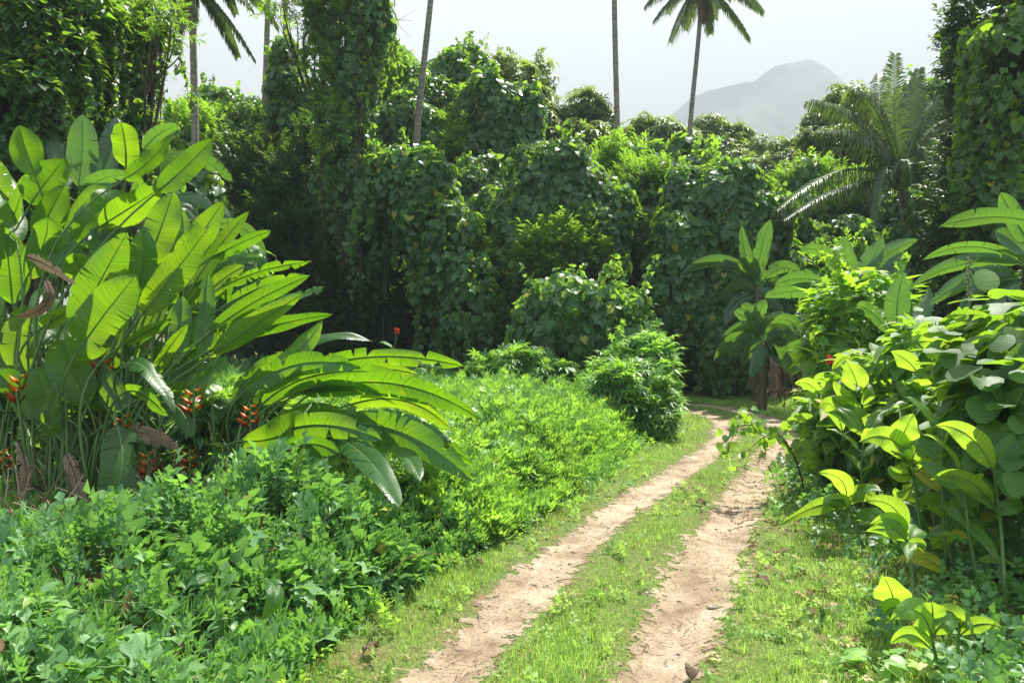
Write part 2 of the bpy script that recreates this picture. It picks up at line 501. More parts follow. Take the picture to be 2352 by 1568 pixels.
def foliage(mb, blobs, kind, size, cover=2.0, mid=.5, inner=True, sub=24, frac=.36, yellow=.012, mix=0.0):
    core = blobs
    if mix:
        blobs = ragged(blobs)
    A = area(blobs)
    n = int(cover * A / (size * size * {'vine': .65, 'mango': 1.3, 'dark': .55, 'sprig': .55, 'palmate': 1.1, 'lobed': .9, 'broad': .6}[kind]))
    n = min(n, 90000)
    p, nn = blob_shell(blobs, n, sub, frac)
    m = len(p)
    j = RNG.normal(0, 1, (m, 3))
    sc = size * RNG.uniform(.55, 1.45, m)
    t = rtint(m, mid, .16, yellow)
    if kind == 'vine' and mix:
        s3 = RNG.uniform(0, 50)
        fld = fbm3(p * .55 + s3) 
        sc = sc * (1 + .35 * fbm3(p * .9 + s3 + 9))
        al = fld > .42 - mix
        q, qn, qj, qs = p[al], nn[al], j[al], sc[al]
        h = len(q) // 2
        scatter(mb, TSN, q[:h] + qj[:h] * size * .5, qn[:h] * .8 + UP * .1 + qj[:h] * .5, UP * .6 + qn[:h] * .5 + qj[:h] * .4, qs[:h] * 1.5, rtint(h, mid + .1), 2, .06)
        scatter(mb, TW, q[h:] + qj[h:] * size * .4, RNG.normal(0, 1, q[h:].shape) * [1, 1, .3], qn[h:] * .7 + UP * .7 + qj[h:] * .3, qs[h:] * .8, rtint(len(q) - h, mid), 2, .06)
        p, nn, j, sc, t, m = p[~al], nn[~al], j[~al], sc[~al], t[~al], (~al).sum()
    if kind == 'vine':
        nor = nn * .8 + UP * .35 + j * .38
        ax = -UP * .9 + nn * .35 + RNG.normal(0, .45, (m, 3))
        scatter(mb, TH, p + j * size * .35, ax, nor, sc, t)
    elif kind == 'mango':
        scatter(mb, TW, p + j * size * .3, RNG.normal(0, 1, (m, 3)) * [1, 1, .3], nn * .7 + UP * .7 + j * .3, sc, t, vary=.05)
    elif kind == 'palmate':
        scatter(mb, TP, p + j * size * .3, nn * [.8, .8, .2] - UP * .25 + j * .35, nn * .4 + UP * .8 + j * .3, sc, t, vary=.04)
    elif kind == 'lobed':
        scatter(mb, TL, p + j * size * .3, nn * [.8, .8, .2] - UP * .45 + j * .4, nn * .5 + UP * .7 + j * .35, sc, t)
    elif kind == 'broad':
        scatter(mb, TR if size > .18 else TH2, p + j * size * .35, nn * [.7, .7, .2] - UP * .5 + j * .4, nn * .55 + UP * .6 + j * .5, sc, t, uv=True)
    else:
        tm = {'dark': TS, 'sprig': TSN}[kind]
        scatter(mb, tm, p + j * size * .4, nn * .8 + UP * .2 + j * .5, UP * .6 + nn * .5 + j * .4, sc, t, vary=.06)
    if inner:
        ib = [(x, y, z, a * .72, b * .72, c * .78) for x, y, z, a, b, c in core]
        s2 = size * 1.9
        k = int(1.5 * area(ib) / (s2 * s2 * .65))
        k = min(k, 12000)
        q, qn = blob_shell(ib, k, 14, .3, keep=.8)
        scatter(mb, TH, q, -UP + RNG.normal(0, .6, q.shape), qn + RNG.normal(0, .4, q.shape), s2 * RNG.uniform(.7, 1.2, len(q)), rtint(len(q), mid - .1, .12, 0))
    return p, nn


def strands(mb, tops, lens, tm, size, spread=.25, mid=.5, stem_mat=None, lean=0.15):
    """hanging (or, with negative length, climbing) shoots carrying leaves"""
    for p, ln in zip(tops, lens):
        s = -1 if ln > 0 else 1
        L = abs(ln)
        k = max(3, int(L / (size * .42)))
        t = np.linspace(0, 1, k)
        dx = RNG.normal(0, lean, 2) * L
        path = np.stack([p[0] + dx[0] * t + RNG.normal(0, .03, k), p[1] + dx[1] * t + RNG.normal(0, .03, k), p[2] + s * L * t], 1)
        path[:, 2] = np.maximum(path[:, 2], .05)
        m = k * 2
        q = np.repeat(path, 2, 0) + RNG.normal(0, size * spread, (m, 3))
        ax = RNG.normal(0, .6, (m, 3)) - UP * (.7 if s < 0 else .1)
        no = nrm(CAM - q) * .5 + RNG.normal(0, .6, (m, 3)) + UP * .3
        scatter(mb, tm, q, ax, no, size * RNG.uniform(.55, 1.1, m), rtint(m, mid, .16, .02))
        if stem_mat is not None:
            tube(mb, path, .008, 4, .5, stem_mat)


# ------------------------------------------------------------------ large ribbed leaves (heliconia, banana, canna)
def prof(v, style):
    if style == 'oblong':
        a = np.clip(1 - (1 - np.minimum(v / .32, 1)) ** 2, 0, 1) ** .6
        s0 = RNG.uniform(.38, .62)
        b = np.clip(1 - np.maximum((v - s0) / (1 - s0), 0) ** RNG.uniform(1.7, 2.2), 0, 1) ** RNG.uniform(.65, .85)
        return a * b
    if style == 'ovate':
        a = np.clip(1 - (1 - np.minimum(v / .42, 1)) ** 2, 0, 1) ** .75
        b = np.clip(1 - np.maximum((v - .35) / .65, 0) ** 1.7, 0, 1) ** .95
        return a * b
    a = np.clip(1 - (1 - np.minimum(v / .2, 1)) ** 2, 0, 1) ** .5
    b = np.clip(1 - np.maximum((v - .75) / .25, 0) ** 2, 0, 1) ** .6
    return a * b


def big_leaf(mb, base, mid, tip, width, roll=0, fold=14, tear=0.0, droop=22, style='oblong', stalk=None, tint=.5,
             rib=.012, wave=.05, curl=0.0, normal=None, n=30, lo=0.0, sunny=.65):
    sb = mb.stalk = MB()
    """one large leaf as a mesh: stalk and midrib (material 1) and the two halves of its blade (material 0)"""
    C = bez(base, mid, tip, n)
    T = nrm(np.gradient(C, axis=0))
    mc = C[n // 2]
    nref = nrm(CAM - mc) if normal is None else nrm(normal)
    N = nrm(nref - (T @ nref)[:, None] * T)
    S = np.cross(T, N)
    k = n // 2
    if normal is None and abs((np.cos(R(roll)) * N[k] - np.sin(R(roll)) * S[k]) @ SUN) > abs((np.cos(R(roll)) * N[k] + np.sin(R(roll)) * S[k]) @ SUN) and RNG.random() < sunny:
        roll = -roll
    tw = R(roll) + R(curl) * np.linspace(-.5, .5, n)
    N, S = (np.cos(tw)[:, None] * N + np.sin(tw)[:, None] * S), (np.cos(tw)[:, None] * S - np.sin(tw)[:, None] * N)
    v = np.linspace(0, 1, n)
    hw = width * .5 * prof(v, style) + .002
    m = 5
    u = np.linspace(0, 1, m)
    ph, fr = RNG.uniform(0, 6.28), RNG.uniform(9, 15)
    for side in (-1, 1):
        i = 0
        while i < n - 1:
            if tear > 0 and v[i] > lo:
                k = int(RNG.choice([1, 1, 2, 2, 3, 4, 6, 9], p=np.array([1, 1, 1, 1, 1, 1.6 - tear, 1.6 - tear, 1.4 - tear]) / (9.6 - 3 * tear)))
            else:
                k = n - 1
                if tear > 0:
                    k = max(1, int(lo * n) - i + 1)
            e = min(n - 1, i + k)
            idx = np.arange(i, e + 1)
            torn = tear > 0 and (i > 0 or e < n - 1) and RNG.random() < .45 + .55 * tear
            dd = RNG.normal(0, 16) * tear if torn else 0
            ang0 = R(fold) * np.ones(len(idx))
            ang1 = R(fold - droop + dd)
            P = np.zeros((len(idx), m, 3))
            cen = C[idx].mean(0)
            shr = 1 - (tear * RNG.uniform(.05, .55) if torn else 0)
            shift = RNG.uniform(.0, .35) * tear if torn else .08
            ln = np.ones(len(idx)) * (1 - (RNG.random() < .3 * tear) * RNG.uniform(.1, .4))
            pos = C[idx].copy()
            acc = np.zeros((len(idx), 3))
            for q in range(m):
                if q:
                    a = ang0 + (ang1 - ang0) * (u[q] + u[q - 1]) * .5
                    st = hw[idx] * ln / (m - 1)
                    acc = acc + st[:, None] * (side * np.cos(a)[:, None] * S[idx] + np.sin(a)[:, None] * N[idx])
                w = wave * width * u[q] * np.sin(fr * v[idx] + ph + side)
                along = C[idx] + (u[q] ** 1.3 * shift * hw[idx])[:, None] * T[idx]
                if torn:
                    cc = along.mean(0)
                    along = cc + (along - cc) * (1 - (1 - shr) * u[q] ** 1.5)
                P[:, q] = along + acc + w[:, None] * N[idx]
            uv = np.stack([np.broadcast_to(side * u, (len(idx), m)), np.broadcast_to(v[idx][:, None], (len(idx), m))], -1).reshape(-1, 2)
            a, b = np.meshgrid(np.arange(len(idx) - 1), np.arange(m - 1), indexing='ij')
            f = np.stack([a * m + b, a * m + b + 1, (a + 1) * m + b + 1, (a + 1) * m + b], -1).reshape(-1, 4)
            if side < 0:
                f = f[:, ::-1]
            mb.add(P.reshape(-1, 3), f, np.clip(tint + RNG.uniform(-.06, .06), 0, 1.3), uv + 1e-4, 0)
            i = e
    back = C - N * rib * .35
    if stalk is None:
        tube(sb, back, np.linspace(rib, rib * .22, n), 6, .5)
    else:
        g = np.asarray(stalk, float)
        d = np.linalg.norm(base - g)
        ctl = np.asarray(base) - T[0] * d * .45
        t = np.linspace(0, 1, 14)[:, None]
        c1 = g + UP * d * .35
        path = (1 - t) ** 3 * g + 3 * t * (1 - t) ** 2 * c1 + 3 * t * t * (1 - t) * ctl + t ** 3 * np.asarray(base)
        path = path - N[0] * rib * .35
        tube(sb, np.vstack([path[:-1], back]), np.r_[np.linspace(rib * 1.7, rib, 13), np.linspace(rib, rib * .22, n)], 7, .5)


HAZE_D, CLOUD, SUN_E, EXPO = 0.0012, 5.2, 5.0, 2.0
# ------------------------------------------------------------------ lie of the land
YL = np.array([2.5, 4.78, 6.06, 7.13, 8.67, 10.76, 13.2, 15.0, 17.6, 20.5, 23])
XL = np.array([-1.75, -1.42, -1.02, -.55, .25, 1.08, 1.85, 2.6, 2.9, 1.0, -3.0])
YR = np.array([2.5, 4.78, 5.8, 7.0, 8.5, 10.8, 13, 16, 19, 23])
XR = np.array([2.6, 2.95, 3.05, 3.15, 3.35, 3.9, 4.9, 6.2, 7.2, 8.0])


def xl(y): return np.interp(y, YL, XL)
def xr(y): return np.interp(y, YR, XR)


def smooth_line(pts, n=160):
    p = np.array(pts, float)
    d = np.r_[0, np.cumsum(np.linalg.norm(np.diff(p, axis=0), axis=1))]
    t = np.linspace(0, d[-1], n)
    q = np.stack([np.interp(t, d, p[:, k]) for k in range(2)], 1)
    for _ in range(40):
        q[1:-1] = .25 * q[:-2] + .5 * q[1:-1] + .25 * q[2:]
    return q


RUT1 = smooth_line([(-1.9, 1.2), (-1.1, 3.2)] + [tuple(G(*p)[:2]) for p in ((1020, 1568), (1155, 1400), (1268, 1300), (1395, 1190), (1535, 1100), (1620, 1045), (1672, 1000), (1665, 965), (1600, 943), (1480, 930), (1250, 925))])
RUT2 = smooth_line([(-.5, 1.2), (.25, 3.2)] + [tuple(G(*p)[:2]) for p in ((1515, 1568), (1580, 1400), (1625, 1300), (1675, 1190), (1740, 1100), (1775, 1050), (1800, 1005), (1785, 970), (1720, 947), (1620, 929), (1400, 917), (1200, 914))])


def fbm(x, y, s):
    r = np.random.default_rng(s)
    o = np.zeros_like(x, float)
    for k in range(7):
        fx, fy, ph = r.normal(0, 1.0 * 1.5 ** k, 2).tolist() + [r.uniform(0, 6.28)]
        o += np.sin(fx * x + fy * y + ph) / 1.35 ** k
    return o / 3


def rutd(x, y):
    """distance to the nearer wheel track"""
    p = np.stack([x, y], -1)
    o = np.full(x.shape, 1e9)
    for r in (RUT1, RUT2):
        for s in range(0, len(p), 20000):
            q = slice(s, s + 20000)
            o[q] = np.minimum(o[q], np.sqrt(((p[q, None] - r[None]) ** 2).sum(-1).min(1)))
    return o


def gz(x, y):
    x, y = np.asarray(x, float), np.asarray(y, float)
    return .025 * fbm(x * .9, y * .9, 3) * (np.abs(x) < 40) * (y < 60) - .035 * np.exp(-(rutd(x.ravel(), y.ravel()).reshape(x.shape) / .22) ** 2)


def ground():
    xs = np.concatenate([-np.geomspace(4000, 14, 14), np.arange(-12, -3, .15), np.arange(-3, 7.5, .05), np.arange(7.5, 12, .15), np.geomspace(12.5, 4000, 15)])
    ys = np.concatenate([-np.geomspace(3000, 4, 12), np.arange(-2, 2.5, .2), np.arange(2.5, 23, .05), np.arange(23, 27, .15), np.geomspace(28, 6000, 22)])
    X, Y = np.meshgrid(xs, ys)
    Z = gz(X, Y)
    a, b = np.meshgrid(np.arange(len(ys) - 1), np.arange(len(xs) - 1), indexing='ij')
    w = len(xs)
    mb = MB()
    mb.add(np.stack([X, Y, Z], -1).reshape(-1, 3), np.stack([a * w + b, a * w + b + 1, (a + 1) * w + b + 1, (a + 1) * w + b], -1).reshape(-1, 4))
    m, nt, out = nodes('soil and thin turf')
    L = nt.links.new
    g = nt.nodes.new('ShaderNodeNewGeometry')
    n1 = nt.nodes.new('ShaderNodeTexNoise'); n1.inputs['Scale'].default_value = 1.4; n1.inputs['Detail'].default_value = 8; n1.inputs['Roughness'].default_value = .7
    n2 = nt.nodes.new('ShaderNodeTexNoise'); n2.inputs['Scale'].default_value = 38; n2.inputs['Detail'].default_value = 6
    L(g.outputs['Position'], n1.inputs['Vector']); L(g.outputs['Position'], n2.inputs['Vector'])
    r1 = ramp(nt, [(.33, (.19, .13, .075)), (.43, (.13, .15, .05)), (.6, (.10, .16, .04))]); L(n1.outputs['Fac'], r1.inputs['Fac'])
    r2 = ramp(nt, [(.3, (.45, .45, .45)), (.7, (1.3, 1.25, 1.2))]); L(n2.outputs['Fac'], r2.inputs['Fac'])
    mm = nt.nodes.new('ShaderNodeMixRGB'); mm.blend_type = 'MULTIPLY'; mm.inputs['Fac'].default_value = 1
    L(r1.outputs['Color'], mm.inputs['Color1']); L(r2.outputs['Color'], mm.inputs['Color2'])
    bs = nt.nodes.new('ShaderNodeBsdfPrincipled'); bs.inputs['Roughness'].default_value = .95; bs.inputs['Specular IOR Level'].default_value = .15
    L(mm.outputs['Color'], bs.inputs['Base Color'])
    bp = nt.nodes.new('ShaderNodeBump'); bp.inputs['Strength'].default_value = .6; bp.inputs['Distance'].default_value = .02
    L(n2.outputs['Fac'], bp.inputs['Height']); L(bp.outputs['Normal'], bs.inputs['Normal']); L(bs.outputs[0], out.inputs['Surface'])
    tag(mb.build('ground', m), 'soil with thin turf under the grass and plants', 'ground', kind='structure')


def track():
    m, nt, out = nodes('packed pale dirt')
    L = nt.links.new
    g = nt.nodes.new('ShaderNodeNewGeometry')
    n1 = nt.nodes.new('ShaderNodeTexNoise'); n1.inputs['Scale'].default_value = 2.2; n1.inputs['Detail'].default_value = 8; n1.inputs['Roughness'].default_value = .65
    n2 = nt.nodes.new('ShaderNodeTexNoise'); n2.inputs['Scale'].default_value = 45; n2.inputs['Detail'].default_value = 8; n2.inputs['Roughness'].default_value = .75
    n3 = nt.nodes.new('ShaderNodeTexNoise'); n3.inputs['Scale'].default_value = 9; n3.inputs['Detail'].default_value = 6; n3.inputs['Roughness'].default_value = .7
    for n in (n1, n2, n3): L(g.outputs['Position'], n.inputs['Vector'])
    r1 = ramp(nt, [(.30, (.17, .12, .078)), (.44, (.30, .225, .152)), (.55, (.40, .315, .225)), (.7, (.52, .43, .325))]); L(n1.outputs['Fac'], r1.inputs['Fac'])
    r2 = ramp(nt, [(.33, (.5, .46, .42)), (.52, (1, 1, 1)), (.75, (1.15, 1.15, 1.15))]); L(n2.outputs['Fac'], r2.inputs['Fac'])
    mm = nt.nodes.new('ShaderNodeMixRGB'); mm.blend_type = 'MULTIPLY'; mm.inputs['Fac'].default_value = 1
    L(r1.outputs['Color'], mm.inputs['Color1']); L(r2.outputs['Color'], mm.inputs['Color2'])
    bs = nt.nodes.new('ShaderNodeBsdfPrincipled'); bs.inputs['Roughness'].default_value = .92; bs.inputs['Specular IOR Level'].default_value = .2
    L(mm.outputs['Color'], bs.inputs['Base Color'])
    bp = nt.nodes.new('ShaderNodeBump'); bp.inputs['Strength'].default_value = .8; bp.inputs['Distance'].default_value = .02
    ad = nt.nodes.new('ShaderNodeMath'); L(n2.outputs['Fac'], ad.inputs[0]); L(n3.outputs['Fac'], ad.inputs[1])
    L(ad.outputs[0], bp.inputs['Height']); L(bp.outputs['Normal'], bs.inputs['Normal'])
    # the bare strip breaks up into the turf along its ragged edges
    at = nt.nodes.new('ShaderNodeAttribute'); at.attribute_name = 'tint'
    e = nt.nodes.new('ShaderNodeMath'); e.operation = 'MULTIPLY_ADD'; L(n3.outputs['Fac'], e.inputs[0]); e.inputs[1].default_value = 2.2; L(at.outputs['Fac'], e.inputs[2])
    th = nt.nodes.new('ShaderNodeMapRange'); L(e.outputs[0], th.inputs['Value']); th.inputs['From Min'].default_value = 1.7; th.inputs['From Max'].default_value = 1.8
    tp = nt.nodes.new('ShaderNodeBsdfTransparent'); mx = nt.nodes.new('ShaderNodeMixShader')
    L(th.outputs[0], mx.inputs['Fac']); L(bs.outputs[0], mx.inputs[1]); L(tp.outputs[0], mx.inputs[2]); L(mx.outputs[0], out.inputs['Surface'])
    mb = MB()
    for q, (r, wd) in enumerate(((RUT1, .34), (RUT2, .42))):
        d = np.r_[0, np.cumsum(np.linalg.norm(np.diff(r, axis=0), axis=1))]
        t = np.arange(0, d[-1], .05)
        p = np.stack([np.interp(t, d, r[:, k]) for k in range(2)], 1)
        T = nrm(np.gradient(p, axis=0))
        Nn = np.stack([T[:, 1], -T[:, 0]], 1)
        w = wd * (1 + .3 * fbm(t * 1.6, t * 0 + q, 40 + q))
        u = np.linspace(-1, 1, 25)
        P = p[:, None] + Nn[:, None] * (u[None, :, None] * w[:, None, None])
        Z = gz(P[..., 0], P[..., 1]) + .005 + .001 * q
        V = np.concatenate([P, Z[..., None]], -1).reshape(-1, 3)
        a, b = np.meshgrid(np.arange(len(t) - 1), np.arange(24), indexing='ij')
        mb.add(V, np.stack([a * 25 + b, a * 25 + b + 1, (a + 1) * 25 + b + 1, (a + 1) * 25 + b], -1).reshape(-1, 4)[:, ::-1], np.broadcast_to(np.abs(u), (len(t), 25)).ravel())
    tag(mb.build('dirt_track', m), 'two pale bare wheel ruts curving away through the grass', 'track', kind='structure')


def grass():
    mb = MB()
    n = 1700000
    y = 3.4 + (24 - 3.4) * RNG.random(n) ** 1.9
    x = RNG.uniform(-3.6, 8.5, n)
    lo, hi = xl(y) - .35, xr(y) + .5
    dr = rutd(x, y)
    pn = fbm(x * 2.2, y * 2.2, 9) * .5 + fbm(x * 7, y * 7, 10) * .35
    edge = np.clip((dr - .13 - .30 * pn) / .26, 0, 1)
    pr = edge ** 1.2 * (.56 + .95 * pn) + .006
    right = np.clip((x - (xr(y) - .9)) / .9, 0, 1)
    pr = pr * (1 - .65 * right) * np.where(x < xl(y) + .5, .55 + .45 * pn, 1)
    ok = (x > lo) & (x < hi) & (RNG.random(n) < pr)
    x, y, dr, right = x[ok], y[ok], dr[ok], right[ok]
    n = len(x)
    p = np.stack([x, y, gz(x, y) - .005], -1)
    # blades lean together in tufts
    la = 3 * fbm(x * 9, y * 9, 21) + RNG.normal(0, 1.5, n)
    lean = np.stack([np.cos(la), np.sin(la)], 1)
    h = RNG.uniform(.016, .052, n) * (1 + .5 * np.clip(fbm(x * 1.7, y * 1.7, 30), -.6, 1)) * (1 + .7 * right) * np.clip(.55 + dr, .6, 1.2)
    ax = np.column_stack([lean * RNG.uniform(.5, 2.2, (n, 1)), np.ones(n)])
    sc = h * (1 + y * .02)
    scatter(mb, TB, p, np.column_stack([lean, np.full(n, .25)]), ax, sc, np.clip(.5 + .22 * fbm(x * 1.3, y * 1.3, 50) + RNG.normal(0, .13, n), .05, .95) + .45 * (RNG.random(n) < .035))
    # longer loose tufts
    k = 600
    ty = 3.6 + 17 * RNG.random(k) ** 1.6
    tx = RNG.uniform(-2.5, 8, k)
    ok = (tx > xl(ty) - .1) & (tx < xr(ty) + .3) & (rutd(tx, ty) > .30)
    tx, ty = tx[ok], ty[ok]
    m = 26
    a = RNG.uniform(0, 6.28, (len(tx), m))
    r = RNG.uniform(0, .05, (len(tx), m))
    p = np.stack([tx[:, None] + r * np.cos(a), ty[:, None] + r * np.sin(a), np.zeros_like(a)], -1).reshape(-1, 3)
    out = np.stack([np.cos(a), np.sin(a), np.full_like(a, .3)], -1).reshape(-1, 3)
    scatter(mb, TB, p, out, np.column_stack([out[:, :2] * RNG.uniform(.5, 1.9, (len(out), 1)), np.ones(len(out))]), RNG.uniform(.04, .11, len(p)), np.repeat(RNG.uniform(.35, .8, len(tx)), m) + RNG.normal(0, .1, len(p)))
    # clover-like sprouts in the turf
    k = 9000
    cy = 3.5 + 15 * RNG.random(k) ** 1.7
    cx = RNG.uniform(-2.5, 6, k)
    ok = (cx > xl(cy) - .2) & (cx < xr(cy) + .8) & (rutd(cx, cy) > .28) & (fbm(cx * 2.5, cy * 2.5, 77) > .02)
    cx, cy = cx[ok], cy[ok]
    m = len(cx)
    scatter(mb, TSB, np.column_stack([cx, cy, np.full(m, .015)]), RNG.normal(0, 1, (m, 3)) + UP * .6, UP + RNG.normal(0, .3, (m, 3)), RNG.uniform(.05, .11, m), rtint(m, .4, .15, .02))
    tag(mb.build('grass', M['grass']), 'short sunlit grass between and beside the wheel ruts', 'grass', kind='stuff')


def gravel():
    mb = MB()
    n = 2600
    k = RNG.integers(0, 2, n)
    i = RNG.integers(8, 120, n)
    c = np.where(k[:, None] == 0, RUT1[i], RUT2[i]) + RNG.normal(0, .17, (n, 2))
    c = c[c[:, 1] > 3.4]
    z = gz(c[:, 0], c[:, 1])
    i, j = np.meshgrid([.6, 1.5, 2.4], np.linspace(0, 2 * math.pi, 6, endpoint=False), indexing='ij')
    v0 = np.vstack([np.stack([np.sin(i) * np.cos(j), np.sin(i) * np.sin(j), np.cos(i)], -1).reshape(-1, 3), [[0, 0, 1]]])
    f = np.array([[a * 6 + b, (a + 1) * 6 + b, (a + 1) * 6 + (b + 1) % 6] for a in range(2) for b in range(6)] + [[a * 6 + b, (a + 1) * 6 + (b + 1) % 6, a * 6 + (b + 1) % 6] for a in range(2) for b in range(6)] + [[18, b, (b + 1) % 6] for b in range(6)])
    for p, zz in zip(c, z):
        s = RNG.uniform(.003, .009) * (1 + 1.4 * (RNG.random() < .06))
        v = v0 * RNG.uniform(.7, 1.4, 3) * s * (1 + RNG.normal(0, .12, v0.shape)) * [1, 1, .6]
        an = RNG.uniform(0, 6.28)
        v = np.column_stack([v[:, 0] * math.cos(an) - v[:, 1] * math.sin(an), v[:, 0] * math.sin(an) + v[:, 1] * math.cos(an), v[:, 2]])
        mb.add(v + [p[0], p[1], zz + .006], f, .5)
    tag(mb.build('gravel', M['stone']), 'small crumbs of stone and earth scattered in the wheel ruts', 'gravel', kind='stuff')


def litter():
    mb = MB()
    n = 5200
    y = 3.5 + 15 * RNG.random(n) ** 2.0
    x = RNG.uniform(-2.2, 6, n)
    dr = rutd(x, y)
    ok = (x > xl(y) - .3) & (x < xr(y) + 1.6) & ((dr < .42) | (x > xr(y) - .7) | (RNG.random(n) < .12))
    x, y = x[ok], y[ok]
    for a, b in zip(x, y):
        L, an = RNG.uniform(.04, .17), RNG.uniform(0, 3.14)
        z = float(gz(a, b)) + .022
        q = np.array([[a, b, z], [a + L * .5 * math.cos(an) + RNG.normal(0, .01), b + L * .5 * math.sin(an), z + RNG.uniform(0, .012)], [a + L * math.cos(an), b + L * math.sin(an), z]])
        d = nrm(q[2] - q[0])
        s = np.array([-d[1], d[0], 0]) * RNG.uniform(.0016, .0035)
        mb.add(np.vstack([q - s, q + s]), np.array([[0, 1, 4, 3], [1, 2, 5, 4]]), RNG.uniform(.1, .95))
    k = 900
    y = 3.6 + 12 * RNG.random(k) ** 1.5
    x = xr(y) + RNG.uniform(-1.0, 2.2, k)
    scatter(mb, TSB[:1], np.column_stack([x, y, np.full(k, .03)]), RNG.normal(0, 1, (k, 3)) * [1, 1, .15], UP + RNG.normal(0, .35, (k, 3)), RNG.uniform(.05, .12, k), RNG.uniform(.1, .8, k))
    k = 700
    x, y = RNG.uniform(-7.5, -1.5, k), RNG.uniform(6.3, 9.4, k)
    scatter(mb, TH, np.column_stack([x, y, RNG.uniform(.02, .12, k)]), RNG.normal(0, 1, (k, 3)) * [1, 1, .3], UP + RNG.normal(0, .5, (k, 3)), RNG.uniform(.06, .2, k), RNG.uniform(.1, .8, k))
    tag(mb.build('leaf_litter', M['litter']), 'dry straw and brown leaf bits strewn on the dirt', 'litter', kind='stuff')


# ------------------------------------------------------------------ low growth on the bank
def bank_h(x, y):
    e = xl(y) + .30 * fbm(y * 1.9, x * 0, 66) + .12 * fbm(y * 6, x * 0, 67) - .08
    s = np.clip(e - x, 0, None)
    hm = np.interp(y, [3, 5, 7, 9, 11, 13, 16, 19, 22], [.40, .50, .58, .94, .90, .76, .66, .48, .3])
    left = np.interp(x, [-9, -5, -2.4, -1.2], [.62, .66, .9, 1.0])
    left = np.where(y > 8.6, 1.0, left)
    bare = np.clip((y - 6.5) / .5, 0, 1) * np.clip((9.6 - y) / .5, 0, 1) * np.clip((-2.55 - x) / .4, 0, 1)
    h = hm * left * (1 - np.exp(-s / .38)) * (1 + .36 * fbm(x * 1.5, y * 1.5, 61) + .24 * fbm(x * 4.2, y * 4.2, 62) + .12 * fbm(x * 10, y * 10, 63))
    for lx, ly, a, rr in ((-2.15, 6.7, .42, .62), (-1.5, 7.7, -.12, .5), (-3.1, 5.6, .22, .6), (-1.75, 5.4, -.22, .45), (.25, 10.4, .30, .9), (-.5, 9.2, -.2, .6), (1.0, 12.2, -.25, .6), (-4.6, 5.2, .25, .6), (-.9, 11.5, .22, .8), (-2.6, 4.4, .18, .5)):
        h = h + a * np.exp(-((x - lx) ** 2 + (y - ly) ** 2) / rr ** 2) * (1 - np.exp(-s / .3))
    return np.maximum(h, .02 * (s > 0)) * (1 - .78 * bare)


def bank_pts(n, x0, y0, y1, dens=None):
    y = np.sqrt(RNG.random(n) * (y1 ** 2 - y0 ** 2) + y0 ** 2) if False else RNG.uniform(y0, y1, n)
    x = xl(y) + .05 - (xl(y) - x0) * RNG.random(n) ** 1.25
    h = bank_h(x, y)
    e = .06
    g = np.stack([(bank_h(x + e, y) - h) / e, (bank_h(x, y + e) - h) / e], -1)
    nor = nrm(np.column_stack([-g, np.ones(n)]))
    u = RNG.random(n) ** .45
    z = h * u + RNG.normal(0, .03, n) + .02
    return np.column_stack([x, y, np.maximum(z, .015)]), nor, u


